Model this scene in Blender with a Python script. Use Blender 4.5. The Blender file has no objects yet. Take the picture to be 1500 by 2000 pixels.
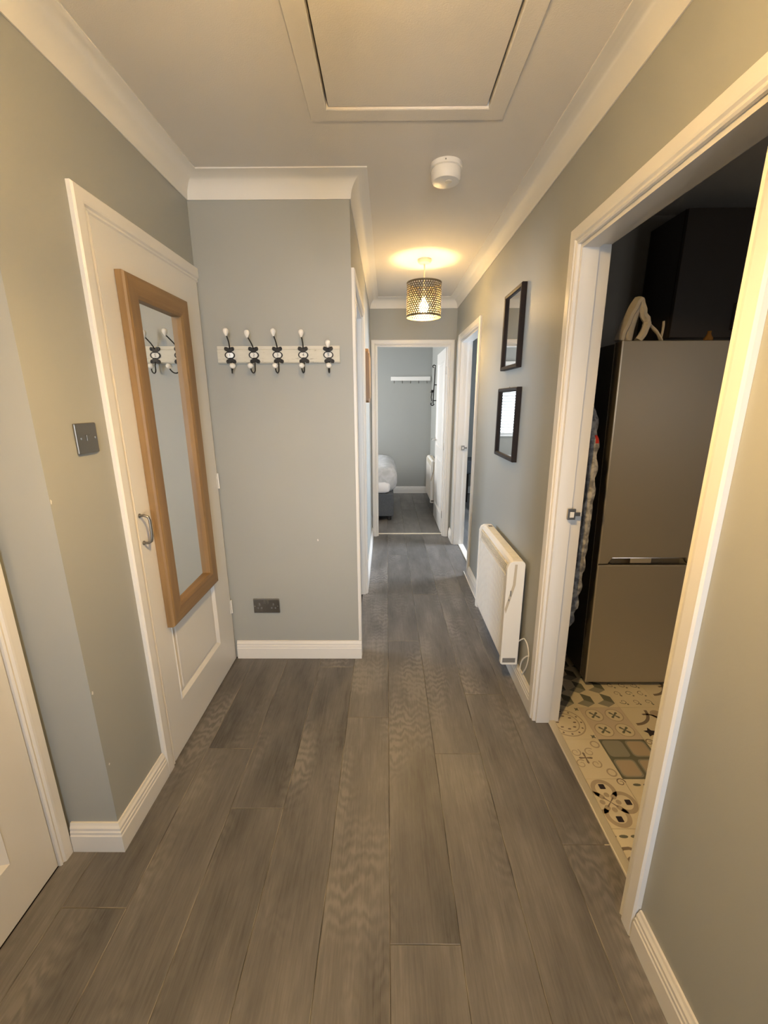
import bpy, bmesh, math, random
from mathutils import Vector, Matrix
random.seed(7)
S = bpy.context.scene
C = S.collection
PI = math.pi

# ---------------------------------------------------------------- camera
cam_d = bpy.data.cameras.new('camera')
cam_d.sensor_fit = 'VERTICAL'
cam_d.sensor_height = 24.0
cam_d.lens = 24.0 * 819.04 / 2000.0
cam_d.clip_start = 0.02
cam = bpy.data.objects.new('camera', cam_d)
C.objects.link(cam)
PITCH, YAW, ROLL, H = .258, .007, .0033, 1.4535
cam.matrix_world = (Matrix.Translation((0, 0, H)) @ Matrix.Rotation(YAW, 4, 'Z') @
                    Matrix.Rotation(PI / 2 - PITCH, 4, 'X') @ Matrix.Rotation(-ROLL, 4, 'Z'))
S.camera = cam

# ---------------------------------------------------------------- world, exposure
w = bpy.data.worlds.new('world'); S.world = w; w.use_nodes = True
w.node_tree.nodes['Background'].inputs[0].default_value = (.72, .83, 1, 1)
w.node_tree.nodes['Background'].inputs[1].default_value = 1.5
S.view_settings.view_transform = 'Standard'
S.view_settings.look = 'None'
S.view_settings.gamma = 1
S.view_settings.use_curve_mapping = False
S.view_settings.exposure = 0.6

# daylight entering by the windows of the flat (area lights outside each pane, some added unseen as fill)
def area(name, loc, direction, sx, sy, power, col):
    l = bpy.data.lights.new(name, 'AREA'); l.shape = 'RECTANGLE'
    l.size = sx; l.size_y = sy; l.energy = power; l.color = col
    o = bpy.data.objects.new(name, l); C.objects.link(o)
    o.location = loc
    o.rotation_euler = Vector(direction).to_track_quat('-Z', 'Z').to_euler()
    return o
DAY = (.80, .89, 1.0)
area('daylight_bedroom', (-.85, 6.98, 1.45), (0, -1, -.05), 1.0, 1.1, 12, (.86, .95, 1.0))
area('fill_bedroom_side', (-2.80, 5.75, 1.45), (1, 0, -.05), 1.0, 1.1, 105, (1.0, .98, .95))  # added fill through an unseen bedroom side window
area('daylight_side_room', (-2.80, 2.85, 1.45), (1, 0, -.05), 1.0, 1.1, 52, DAY)
area('fill_kitchen', (2.4, -.66, 1.5), (-.1, 1, .05), .9, .9, 5, (1.0, .93, .84))  # added fill to lift the dark kitchen, no known source there
area('daylight_right_room', (3.25, 4.2, 1.45), (-1, 0, -.05), 1.2, 1.1, 170, DAY)
_f = area('fill_front_door', (.28, -1.92, 1.25), (-.12, 1, 0), .8, 1.9, 11, (.84, .92, 1.0))  # fill from behind the camera, through the added front door
_f.data.spread = math.radians(62)  # beam narrowed to keep this fill off the recess wall
LAMP_COL = (1.0, .63, .24)
LAMP_FAR, LAMP_NEAR = 330, 1050

# ---------------------------------------------------------------- materials
def new_mat(name, col=(.8, .8, .8), rough=.5, metal=0, **kw):
    m = bpy.data.materials.new(name); m.use_nodes = True
    b = m.node_tree.nodes['Principled BSDF']
    b.inputs['Base Color'].default_value = (*col, 1)
    b.inputs['Roughness'].default_value = rough
    b.inputs['Metallic'].default_value = metal
    for k, v in kw.items():
        b.inputs[k].default_value = v
    m.diffuse_color = (*col, 1)
    return m
def nodes(m): return m.node_tree.nodes, m.node_tree.links, m.node_tree.nodes['Principled BSDF']
def coord(N, L, scale=(1, 1, 1), kind='Object'):
    tc = N.new('ShaderNodeTexCoord'); mp = N.new('ShaderNodeMapping')
    mp.inputs['Scale'].default_value = scale
    L.new(tc.outputs[kind], mp.inputs['Vector'])
    return mp.outputs['Vector']
def noise(N, L, vec, scale, detail=3, rough=.5):
    n = N.new('ShaderNodeTexNoise'); n.inputs['Scale'].default_value = scale
    n.inputs['Detail'].default_value = detail; n.inputs['Roughness'].default_value = rough
    L.new(vec, n.inputs['Vector']); return n.outputs['Fac']
def ramp(N, L, fac, stops):
    r = N.new('ShaderNodeValToRGB'); e = r.color_ramp.elements
    e[0].position, e[0].color = stops[0][0], (*stops[0][1], 1)
    e[1].position, e[1].color = stops[-1][0], (*stops[-1][1], 1)
    for p, c in stops[1:-1]:
        x = e.new(p); x.color = (*c, 1)
    L.new(fac, r.inputs['Fac']); return r.outputs['Color']
def bump(N, L, b, h, strength, dist=.002):
    bp = N.new('ShaderNodeBump'); bp.inputs['Strength'].default_value = strength
    bp.inputs['Distance'].default_value = dist
    L.new(h, bp.inputs['Height']); L.new(bp.outputs['Normal'], b.inputs['Normal'])
def painted(name, col, rough, var=.04, bscale=180, bstr=.15):
    m = new_mat(name, col, rough); N, L, b = nodes(m)
    v = coord(N, L)
    c = ramp(N, L, noise(N, L, v, 1.7, 4), [(.3, tuple(x * (1 - var) for x in col)), (.7, tuple(min(1, x * (1 + var)) for x in col))])
    L.new(c, b.inputs['Base Color'])
    bump(N, L, b, noise(N, L, v, bscale, 2), bstr, .001)
    return m
M_wall = painted('grey_wall_paint', (.355, .368, .352), .48, .02)
M_kwall = painted('kitchen_wall_paint', (.44, .43, .41), .6, .03)
M_ceil = painted('ceiling_paint', (.75, .725, .69), .8, .02, 260, .5)
M_cove = painted('cove_paint', (.76, .75, .72), .6, .01, 200, .08)
M_trim = painted('white_gloss_trim', (.76, .75, .73), .3, .008, 30, .0)
M_door = painted('white_door_paint', (.74, .73, .71), .35, .008, 30, .0)
M_brown = new_mat('brown_gap_shadow', (.03, .028, .025), .9)
M_white = new_mat('white_plastic', (.80, .79, .76), .35)
M_cream = new_mat('cream_plastic', (.74, .70, .60), .4)
M_recess_shade = new_mat('tan_recess_shade', (.50, .45, .36), .45)  # darker tone standing in for shade in the heater cap recess
M_chrome = new_mat('chrome', (.75, .74, .72), .15, 1)
M_nickel = new_mat('black_nickel', (.27, .265, .26), .28, 1)
M_steel = new_mat('brushed_nickel', (.30, .285, .26), .42, 1)
M_iron = new_mat('black_iron', (.018, .016, .015), .5, .3)
M_ceramic = new_mat('white_ceramic', (.85, .83, .78), .12)
M_black = new_mat('black_satin', (.014, .012, .012), .35)
M_brassstrip = new_mat('pale_brass_strip', (.66, .62, .52), .38, .3)
M_greyin = new_mat('grey_insert', (.20, .20, .20), .4)

def wood(name, a, b_, scale=(14, 1.2, 14), rough=.45, axis=2):
    m = new_mat(name, a, rough); N, L, b = nodes(m)
    sc = [22, 22, 22]; sc[axis] = 1.6
    v = coord(N, L, tuple(sc))
    n1 = noise(N, L, v, 1.2, 6, .6)
    c = ramp(N, L, n1, [(.3, a), (.52, tuple((x + y) / 2 for x, y in zip(a, b_))), (.72, b_)])
    L.new(c, b.inputs['Base Color']); bump(N, L, b, n1, .15, .001)
    return m
M_oak_v = wood('oak_upright', (.20, .115, .045), (.31, .195, .085), axis=2)
M_oak_h = wood('oak_cross', (.19, .108, .042), (.29, .18, .078), axis=1)
M_oakbox = wood('rustic_oak', (.16, .085, .04), (.28, .17, .085), axis=2)
M_darkwood = wood('dark_frame_wood', (.010, .006, .005), (.024, .015, .012), axis=2, rough=.5)
M_darkwood.node_tree.nodes['Principled BSDF'].inputs['Specular IOR Level'].default_value = .2

def plank_mat():
    m = new_mat('grey_oak_plank', (.1, .09, .08), .36); N, L, b = nodes(m)
    tc = N.new('ShaderNodeTexCoord'); oi = N.new('ShaderNodeObjectInfo')
    cx = N.new('ShaderNodeCombineXYZ')
    mul = N.new('ShaderNodeMath'); mul.operation = 'MULTIPLY'; mul.inputs[1].default_value = 37.0
    L.new(oi.outputs['Random'], mul.inputs[0])
    L.new(mul.outputs[0], cx.inputs[0]); L.new(mul.outputs[0], cx.inputs[1]); L.new(mul.outputs[0], cx.inputs[2])
    add = N.new('ShaderNodeVectorMath'); add.operation = 'ADD'
    L.new(tc.outputs['Object'], add.inputs[0]); L.new(cx.outputs[0], add.inputs[1])
    def mp(scale):
        k = N.new('ShaderNodeMapping'); k.inputs['Scale'].default_value = scale
        L.new(add.outputs[0], k.inputs['Vector']); return k.outputs['Vector']
    fine = noise(N, L, mp((170, 7, 1)), 1, 7, .75)
    broad = noise(N, L, mp((8, 2.2, 1)), 1, 5, .6)
    # cathedral figure
    wv = N.new('ShaderNodeTexWave'); wv.wave_type = 'BANDS'; wv.bands_direction = 'Y'
    wv.inputs['Scale'].default_value = 2.6; wv.inputs['Distortion'].default_value = 11.0
    wv.inputs['Detail'].default_value = 3; wv.inputs['Detail Scale'].default_value = 1.0
    L.new(mp((9, 2.6, 1)), wv.inputs['Vector'])
    mask = noise(N, L, mp((5, 1.6, 1)), 1, 2, .5)
    mask2 = N.new('ShaderNodeMapRange'); mask2.inputs['From Min'].default_value = .50; mask2.inputs['From Max'].default_value = .72; mask2.inputs['To Max'].default_value = .30; L.new(mask, mask2.inputs['Value'])
    mx = N.new('ShaderNodeMath'); mx.operation = 'MULTIPLY'; L.new(wv.outputs['Fac'], mx.inputs[0]); L.new(mask2.outputs[0], mx.inputs[1])
    s1 = N.new('ShaderNodeMath'); s1.operation = 'MULTIPLY_ADD'; L.new(fine, s1.inputs[0]); s1.inputs[1].default_value = .6
    L.new(mx.outputs[0], s1.inputs[2])
    s2 = N.new('ShaderNodeMath'); s2.operation = 'MULTIPLY_ADD'; L.new(broad, s2.inputs[0]); s2.inputs[1].default_value = .9
    L.new(s1.outputs[0], s2.inputs[2])
    col = ramp(N, L, s2.outputs[0], [(.48, (.058, .056, .056)), (.64, (.112, .109, .108)), (.80, (.152, .147, .145)), (.98, (.215, .205, .198))])
    # per plank tone
    hsv = N.new('ShaderNodeHueSaturation')
    mr = N.new('ShaderNodeMapRange'); mr.inputs['To Min'].default_value = .93; mr.inputs['To Max'].default_value = 1.08
    L.new(oi.outputs['Random'], mr.inputs['Value']); L.new(mr.outputs[0], hsv.inputs['Value'])
    L.new(col, hsv.inputs['Color']); L.new(hsv.outputs[0], b.inputs['Base Color'])
    rr = N.new('ShaderNodeMapRange'); rr.inputs['To Min'].default_value = .27; rr.inputs['To Max'].default_value = .46
    L.new(fine, rr.inputs['Value']); L.new(rr.outputs[0], b.inputs['Roughness'])
    bump(N, L, b, s1.outputs[0], .5, .0015)
    return m
M_plank = plank_mat()
M_plankedge = new_mat('worn_plank_edge', (.24, .22, .19), .5)
_N, _L, _b = nodes(M_plankedge)
_L.new(ramp(_N, _L, noise(_N, _L, coord(_N, _L, (1, 1, 1), 'Object'), 6, 4), [(.38, (.10, .095, .088)), (.62, (.34, .31, .26))]), _b.inputs['Base Color'])
M_gap = new_mat('plank_gap', (.03, .027, .024), .9)

M_mirror = new_mat('mirror_silver', (.88, .9, .9), .015, 1)
def glass_pane():
    m = bpy.data.materials.new('clear_glass'); m.use_nodes = True
    N, L = m.node_tree.nodes, m.node_tree.links
    N.clear(); out = N.new('ShaderNodeOutputMaterial'); mix = N.new('ShaderNodeMixShader')
    fr = N.new('ShaderNodeFresnel'); fr.inputs['IOR'].default_value = 1.5
    t = N.new('ShaderNodeBsdfTransparent'); g = N.new('ShaderNodeBsdfGlossy'); g.inputs['Roughness'].default_value = .01
    L.new(fr.outputs[0], mix.inputs[0]); L.new(t.outputs[0], mix.inputs[1]); L.new(g.outputs[0], mix.inputs[2])
    L.new(mix.outputs[0], out.inputs[0]); m.diffuse_color = (.8, .9, 1, .3)
    return m
M_glass = glass_pane()
M_fridge = new_mat('silver_fridge_front', (.42, .395, .35), .42, .3)
M_fridgeside = new_mat('grey_fridge_side', (.10, .095, .09), .5, .2)
def fabric(name, a, b_, scale=60):
    m = new_mat(name, a, .9); N, L, b = nodes(m); v = coord(N, L)
    n = noise(N, L, v, scale, 3)
    L.new(ramp(N, L, n, [(.42, a), (.6, b_)]), b.inputs['Base Color']); bump(N, L, b, n, .3, .003)
    return m
M_bedgrey = fabric('slate_bed_fabric', (.075, .085, .10), (.10, .11, .125), 150)
M_duvet = fabric('pale_quilt', (.50, .52, .54), (.60, .61, .64), 16)
M_sheet = new_mat('white_sheet', (.82, .82, .85), .8)
M_ironcover = fabric('patterned_ironing_cover', (.20, .20, .205), (.48, .48, .47), 34)
M_red = new_mat('red_print', (.5, .03, .02), .8)
M_cloth = new_mat('white_cloth', (.72, .69, .66), .85)
def bulb_mat(name, strength):
    m = bpy.data.materials.new(name); m.use_nodes = True
    n = m.node_tree.nodes; n.clear(); o = n.new('ShaderNodeOutputMaterial'); e = n.new('ShaderNodeEmission')
    e.inputs[0].default_value = (*LAMP_COL, 1); e.inputs[1].default_value = strength
    m.node_tree.links.new(e.outputs[0], o.inputs[0]); return m
M_shade = new_mat('brass_shade_metal', (.17, .145, .10), .45, .6)
M_blind = new_mat('white_blind_slat', (.85, .86, .86), .5)

# ---------------------------------------------------------------- mesh helpers
class MB:
    def __init__(s): s.v = []; s.f = []; s.m = []
    def face(s, pts, m=0):
        n = len(s.v); s.v += [tuple(p) for p in pts]; s.f.append(tuple(range(n, n + len(pts)))); s.m.append(m); return s
    def add(s, vs, fs, m=0):
        n = len(s.v); s.v += [tuple(p) for p in vs]
        for f in fs: s.f.append(tuple(n + i for i in f)); s.m.append(m)
    def box(s, a, b, m=0):
        x0, y0, z0 = [min(p, q) for p, q in zip(a, b)]; x1, y1, z1 = [max(p, q) for p, q in zip(a, b)]
        s.add([(x0, y0, z0), (x1, y0, z0), (x1, y1, z0), (x0, y1, z0), (x0, y0, z1), (x1, y0, z1), (x1, y1, z1), (x0, y1, z1)],
              [(0, 3, 2, 1), (4, 5, 6, 7), (0, 1, 5, 4), (1, 2, 6, 5), (2, 3, 7, 6), (3, 0, 4, 7)], m)
        return s
    def prism(s, poly, lo, hi, axis, m=0):
        # poly in the two other axes (cyclic order), extruded lo..hi along axis
        def mk(p, t):
            q = list(p); q.insert(axis, t); return tuple(q)
        n = len(poly)
        vs = [mk(p, lo) for p in poly] + [mk(p, hi) for p in poly]
        s.add(vs, [tuple(range(n))[::-1], tuple(range(n, 2 * n))] + [(i, (i + 1) % n, n + (i + 1) % n, n + i) for i in range(n)], m)
        return s
    def tube(s, path, r, seg=10, m=0, cap=True):
        P = [Vector(p) for p in path]; rr = r if isinstance(r, (list, tuple)) else [r] * len(P)
        t0 = (P[1] - P[0]).normalized()
        up = Vector((0, 0, 1)) if abs(t0.z) < .9 else Vector((1, 0, 0))
        nrm = t0.cross(up).normalized(); rings = []
        for i, p in enumerate(P):
            t = ((P[i + 1] - p) if i == 0 else (p - P[i - 1]) if i == len(P) - 1 else (P[i + 1] - P[i - 1])).normalized()
            nrm = (nrm - t * nrm.dot(t)).normalized(); bn = t.cross(nrm)
            rings.append([p + (nrm * math.cos(a) + bn * math.sin(a)) * rr[i] for a in [2 * PI * k / seg for k in range(seg)]])
        vs = [q for g in rings for q in g]; fs = []
        for i in range(len(P) - 1):
            for k in range(seg):
                a = i * seg + k; b = i * seg + (k + 1) % seg
                fs.append((a, b, b + seg, a + seg))
        if cap: fs += [tuple(range(seg))[::-1], tuple((len(P) - 1) * seg + k for k in range(seg))]
        s.add(vs, fs, m); return s
    def lathe(s, c, prof, seg=32, m=0, axis='Z'):
        vs = []; n = len(prof)
        for k in range(seg):
            a = 2 * PI * k / seg
            for r, h in prof:
                p = (r * math.cos(a), r * math.sin(a), h)
                if axis == 'Y': p = (p[0], p[2], p[1])
                if axis == 'X': p = (p[2], p[0], p[1])
                vs.append(tuple(c[i] + p[i] for i in range(3)))
        fs = [(k * n + i, ((k + 1) % seg) * n + i, ((k + 1) % seg) * n + i + 1, k * n + i + 1) for k in range(seg) for i in range(n - 1)]
        s.add(vs, fs, m); return s
    def ball(s, c, r, seg=14, m=0, sq=(1, 1, 1)):
        n = 8; vs = []
        for i in range(n + 1):
            t = PI * i / n
            for k in range(seg):
                a = 2 * PI * k / seg
                vs.append((c[0] + r * sq[0] * math.sin(t) * math.cos(a), c[1] + r * sq[1] * math.sin(t) * math.sin(a), c[2] + r * sq[2] * math.cos(t)))
        s.add(vs, [(i * seg + k, i * seg + (k + 1) % seg, (i + 1) * seg + (k + 1) % seg, (i + 1) * seg + k) for i in range(n) for k in range(seg)], m)
        return s
    def shear(s, fn):
        s.v = [tuple(fn(*p)) for p in s.v]; return s
    def build(s, name, mats, parent=None, smooth=False, origin=None, bevel=0, bseg=2):
        if not isinstance(mats, (list, tuple)): mats = [mats]
        o0 = Vector((0, 0, 0))
        if parent is not None: o0 = world_loc(parent)
        org = Vector(origin) if origin is not None else o0
        me = bpy.data.meshes.new(name)
        me.from_pydata([tuple(Vector(p) - org) for p in s.v], [], s.f)
        for m in mats: me.materials.append(m)
        me.polygons.foreach_set('material_index', s.m)
        bm = bmesh.new(); bm.from_mesh(me)
        bmesh.ops.remove_doubles(bm, verts=bm.verts, dist=1e-6)
        bmesh.ops.recalc_face_normals(bm, faces=bm.faces)
        if bevel:
            es = [e for e in bm.edges if len(e.link_faces) == 2 and e.calc_face_angle(0) > .6]
            bmesh.ops.bevel(bm, geom=es, offset=bevel, segments=bseg, profile=.5, affect='EDGES', clamp_overlap=True)
        bm.to_mesh(me); bm.free()
        if smooth:
            me.shade_smooth()
            try: me.set_sharp_from_angle(angle=math.radians(40))
            except Exception: pass
        o = bpy.data.objects.new(name, me); C.objects.link(o)
        o.location = org - o0
        if parent is not None: o.parent = parent
        return o
def world_loc(o):
    p = Vector(o.location)
    while o.parent: o = o.parent; p = p + Vector(o.location)
    return p
def tag(o, label, cat, group=None):
    o['label'] = label; o['category'] = cat
    if group: o['group'] = group
    return o
def thing(name, label, cat, loc, group=None):
    o = bpy.data.objects.new(name, None); o.empty_display_size = .05; C.objects.link(o); o.location = loc
    return tag(o, label, cat, group)
def struct(o, label, cat):
    o['kind'] = 'structure'; return tag(o, label, cat)
def sroot(name, loc, label, cat):
    o = bpy.data.objects.new(name, None); o.empty_display_size = .05; C.objects.link(o); o.location = loc
    return struct(o, label, cat)
def copy_tree(o, parent=None):
    c = o.copy(); C.objects.link(c)
    if parent is not None: c.parent = parent
    for ch in list(o.children): copy_tree(ch, c)
    return c

# ---------------------------------------------------------------- room dimensions
c, a_, e_, b_ = .694, .894, .1645, 1.068
HC, YE, YF, Y1, YB = 2.4155, 4.455, 2.168, 1.077, -1.6
CV = .083
T = .018
BBH = .11
WT = .106

# ---------------------------------------------------------------- floor
fl = sroot('floor', (0, 0, 0), 'hallway and bedroom floor of dark grey-brown oak boards', 'floor')
MB().box((-2.7, -1.75, -.08), (.74, 6.9, -.014)).build('subfloor', M_gap, fl)
PW, PL = .1955, 1.52
joint = {-6: .35, -5: .9, -4: 1.491, -3: 1.217, -2: .55, -1: 1.68, 0: .817, 1: 1.468, 2: 1.841, 3: 1.09, 4: .4}
pcache = {}
def plank(x0, x1, y0, y1):
    if x1 - x0 < .01 or y1 - y0 < .02: return
    key = (round(x1 - x0, 4), round(y1 - y0, 4))
    if key not in pcache:
        W, Ln = key; g = .0004; ch = .0017
        m = MB()
        lo = [(g, g), (W - g, g), (W - g, Ln - g), (g, Ln - g)]
        hi = [(g + ch, g + ch), (W - g - ch, g + ch), (W - g - ch, Ln - g - ch), (g + ch, Ln - g - ch)]
        vs = [(x, y, -.014) for x, y in lo] + [(x, y, -.0016) for x, y in lo] + [(x, y, 0) for x, y in hi]
        fs = [(0, 1, 5, 4), (1, 2, 6, 5), (2, 3, 7, 6), (3, 0, 4, 7)]
        m.add(vs, fs, 0)
        m.add(vs, [(4, 5, 9, 8), (5, 6, 10, 9), (6, 7, 11, 10), (7, 4, 8, 11)], 1)
        m.add(vs, [(8, 9, 10, 11)], 0)
        o = m.build('plank', [M_plank, M_plankedge]); pcache[key] = o
    else:
        o = pcache[key].copy(); C.objects.link(o)
    o.location = (x0, y0, 0); o.parent = fl
def column(k, lo, hi, xlo=None, xhi=None):
    x0 = .007 + PW * k; x1 = x0 + PW
    if xlo is not None: x0 = max(x0, xlo)
    if xhi is not None: x1 = min(x1, xhi)
    y = joint[k]
    while y > lo: y -= PL
    while y < hi:
        plank(x0, x1, max(y, lo), min(y + PL, hi)); y += PL
for k in range(-6, 5):
    x0 = .007 + PW * k
    if x0 + PW > -1.068 and x0 < -.894 - .1: column(k, YB, Y1, xlo=-1.066)
    elif x0 < -.894: column(k, YB, YF - .001)
    elif x0 + PW < -e_: column(k, YB, YF - .001)
    elif x0 < -e_:
        plankhi = YF - .001
        column(k, YB, 4.53)
    elif k <= 2: column(k, YB, 4.53)
    elif k == 3:
        column(k, YB, 4.53, xhi=.757)
for k in range(-3, 4):
    joint[k] = joint[k] - .4
    column(k, 4.555, 6.728, xhi=c - .001)
# strip left of the block beneath the cupboard door line
struct(MB().box((.752, .90, -.006), (.786, 1.675, .006)).build('trim_1', M_brassstrip, bevel=.004), 'pale metal threshold strip across the kitchen doorway', 'threshold')
struct(MB().box((-.125, 4.528, -.006), (.63, 4.557, .005)).build('trim_2', M_cream, bevel=.003), 'cream threshold strip under the bedroom door', 'threshold')
struct(MB().box((.745, 3.365, -.006), (.80, 4.17, .006)).build('trim_3', M_white, bevel=.004), 'white threshold strip at the far right doorway', 'threshold')

# ---------------------------------------------------------------- kitchen floor, patterned vinyl tiles
kf = sroot('floor', (0, 0, 0), 'kitchen floor of patchwork patterned cream and grey tiles', 'floor')
MB().box((.74, -.5, -.08), (3.1, 2.7, -.010)).build('subfloor', M_gap, kf)
def flat(name, col, r=.38): return new_mat(name, col, r)
V = [flat('tile_cream', (.74, .68, .54)), flat('tile_beige', (.46, .39, .30)), flat('tile_taupe', (.22, .18, .145)),
     flat('tile_green_grey', (.15, .16, .13)), flat('tile_dark', (.035, .028, .04)), flat('tile_pink_beige', (.64, .56, .47)),
     flat('tile_mid_grey', (.30, .30, .26))]
TS = .202
def deco_poly(m, pts, mi, z): m.face([(x, y, z) for x, y in pts], mi)
def ring(m, cx, cy, r, wd, mi, z, a0=0, a1=2 * PI, n=28):
    for i in range(n):
        p, q = a0 + (a1 - a0) * i / n, a0 + (a1 - a0) * (i + 1) / n
        deco_poly(m, [(cx + r * math.cos(p), cy + r * math.sin(p)), (cx + r * math.cos(q), cy + r * math.sin(q)),
                      (cx + (r + wd) * math.cos(q), cy + (r + wd) * math.sin(q)), (cx + (r + wd) * math.cos(p), cy + (r + wd) * math.sin(p))], mi, z)
def disc(m, cx, cy, r, mi, z, n=18, sx=1, sy=1):
    deco_poly(m, [(cx + sx * r * math.cos(2 * PI * i / n), cy + sy * r * math.sin(2 * PI * i / n)) for i in range(n)], mi, z)
def rbox(m, cx, cy, h, r, mi, z):
    pts = []
    for qx, qy, a0 in ((1, 1, 0), (-1, 1, PI / 2), (-1, -1, PI), (1, -1, 1.5 * PI)):
        for i in range(5):
            an = a0 + PI / 2 * i / 4
            pts.append((cx + qx * (h - r) + r * math.cos(an), cy + qy * (h - r) + r * math.sin(an)))
    deco_poly(m, pts, mi, z)
def star(m, cx, cy, r, mi, z, n=4, rot=PI / 4, inner=.45):
    deco_poly(m, [(cx + (r if i % 2 == 0 else r * inner) * math.cos(rot + PI * i / n), cy + (r if i % 2 == 0 else r * inner) * math.sin(rot + PI * i / n)) for i in range(2 * n)], mi, z)
def cross(m, cx, cy, r, wd, mi, z, rot=PI / 4):
    for k in range(4):
        an = rot + k * PI / 2; d = (math.cos(an), math.sin(an)); n_ = (-d[1], d[0])
        deco_poly(m, [(cx + n_[0] * wd * .4, cy + n_[1] * wd * .4), (cx - n_[0] * wd * .4, cy - n_[1] * wd * .4),
                      (cx + d[0] * r * .8 - n_[0] * wd, cy + d[1] * r * .8 - n_[1] * wd), (cx + d[0] * r, cy + d[1] * r),
                      (cx + d[0] * r * .8 + n_[0] * wd, cy + d[1] * r * .8 + n_[1] * wd)], mi, z)
def curl(m, cx, cy, r, wd, mi, z, a0, turns=1.3, sgn=1):
    n = 22
    for i in range(n):
        def pt(t, o):
            an = a0 + sgn * 2 * PI * turns * t; rr = r * (1 - .75 * t) + o; return (cx + rr * math.cos(an), cy + rr * math.sin(an))
        t0, t1 = i / n, (i + 1) / n; w0 = wd * (1 - .5 * t0); w1 = wd * (1 - .5 * t1)
        deco_poly(m, [pt(t0, 0), pt(t1, 0), pt(t1, w1), pt(t0, w0)], mi, z)
def tile_mesh(kind):
    m = MB(); h = TS / 2; g = .0006
    base = {'C': 3, 'E': 5, 'G': 0, 'I': 0, 'D': 0, 'H': 0}.get(kind, 0)
    m.box((g, g, -.010), (TS - g, TS - g, 0), base)
    Z = [.0003, .0005, .0007]
    if kind == 'A':
        for sx, sy in ((1, 0), (-1, 0), (0, 1), (0, -1)):
            ring(m, h + sx * .052, h + sy * .052, .030, .016, 1, Z[0])
            rbox(m, h + sx * .066, h + sy * .066, .011, .003, 4, Z[1])
        disc(m, h, h, .035, 0, Z[1])
        for k in range(8): disc(m, h + .030 * math.cos(k * PI / 4), h + .030 * math.sin(k * PI / 4), .010, 1, Z[2])
        cross(m, h, h, .030, .003, 2, .0009)
        for sx in (-1, 1):
            for sy in (-1, 1): curl(m, h + sx * .085, h + sy * .085, .016, .005, 2, Z[1], 0)
    elif kind == 'B':
        for sx in (-1, 1):
            for sy in (-1, 1):
                curl(m, h + sx * .030, h + sy * .030, .020, .005, 1, Z[0], PI / 4, 1.2, sx * sy)
                ring(m, h + sx * .072, h + sy * .072, .014, .006, 1, Z[0])
        cross(m, h, h, .030, .005, 2, Z[1], 0)
    elif kind == 'C':
        for i, (sx, sy) in enumerate(((1, 1), (-1, 1), (1, -1), (-1, -1))):
            rbox(m, h + sx * .050, h + sy * .050, .044, .016, 6, Z[0])
            rbox(m, h + sx * .050, h + sy * .050, .038, .014, 6 if i == 1 else 1, Z[1])
    elif kind == 'D':
        ring(m, h, h, .080, .006, 1, Z[0]); ring(m, h, h, .055, .005, 1, Z[0])
        for k in range(12): disc(m, h + .071 * math.cos(k * PI / 6), h + .071 * math.sin(k * PI / 6), .005, 2, Z[1], 8)
        for k in range(8): disc(m, h + .040 * math.cos(k * PI / 4), h + .040 * math.sin(k * PI / 4), .008, 2, Z[1], 8, 1, .6)
        for sx in (-1, 1):
            for sy in (-1, 1): star(m, h + sx * .086, h + sy * .086, .014, 3, Z[1])
    elif kind == 'E':
        for sx in (-1, 1):
            for sy in (-1, 1):
                disc(m, h + sx * .047, h + sy * .047, .041, 0, Z[0], 24)
                ring(m, h + sx * .047, h + sy * .047, .037, .004, 1, Z[1])
                cross(m, h + sx * .047, h + sy * .047, .027, .006, 3, Z[2], PI / 4)
    elif kind == 'F':
        ring(m, .02, TS - .02, .085, .014, 2, Z[0], -PI / 2, 0, 14)
        ring(m, .10, .10, .05, .010, 2, Z[0], -PI / 2, PI * .6, 16)
        star(m, .055, .04, .030, 4, Z[1], 5, .3, .5); star(m, TS - .03, .12, .024, 4, Z[1], 4, .2)
        disc(m, TS - .05, TS - .05, .03, 1, Z[0])
    elif kind == 'G':
        r = .058
        for ix in range(2):
            for iy in range(2):
                cx, cy = h + (ix - .5) * .1, h + (iy - .5) * .1; hx = [(cx + r * .86 * math.cos(PI / 6 + k * PI / 3), cy + r * .86 * math.sin(PI / 6 + k * PI / 3)) for k in range(6)]
                deco_poly(m, [(cx, cy), hx[5], hx[0], hx[1]], 3, Z[0]); deco_poly(m, [(cx, cy), hx[1], hx[2], hx[3]], 0, Z[0]); deco_poly(m, [(cx, cy), hx[3], hx[4], hx[5]], 6, Z[0])
    elif kind == 'H':
        for sx in (-1, 0, 1):
            for sy in (-1, 0, 1):
                curl(m, h + sx * .062, h + sy * .062, .016, .004, 2 if (sx + sy) % 2 else 3, Z[0], sx + sy * 2, 1.1, 1)
                disc(m, h + sx * .062 + .015, h + sy * .062 - .018, .005, 3, Z[1], 8)
    elif kind == 'I':
        curl(m, .065, .085, .050, .011, 2, Z[0], .6, 1.35); curl(m, .145, .125, .040, .009, 2, Z[0], PI + .3, 1.3, -1)
        for k in range(4): disc(m, .04 + .04 * k, .175, .010, 3, Z[1], 10, 1.6, .6)
        star(m, .15, .045, .022, 4, Z[1], 4, .1)
    return m
tproto = {}
lay = {(0, 0): 'A', (0, 1): 'B', (1, 1): 'C', (0, 2): 'D', (1, 2): 'E', (2, 2): 'F', (1, 3): 'G', (0, 3): 'G', (2, 3): 'H', (1, 0): 'I', (0, -1): 'I', (3, 3): 'F', (2, 1): 'A', (3, 2): 'B', (2, 0): 'D'}
kinds = 'ABCDEFGHI'
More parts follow.
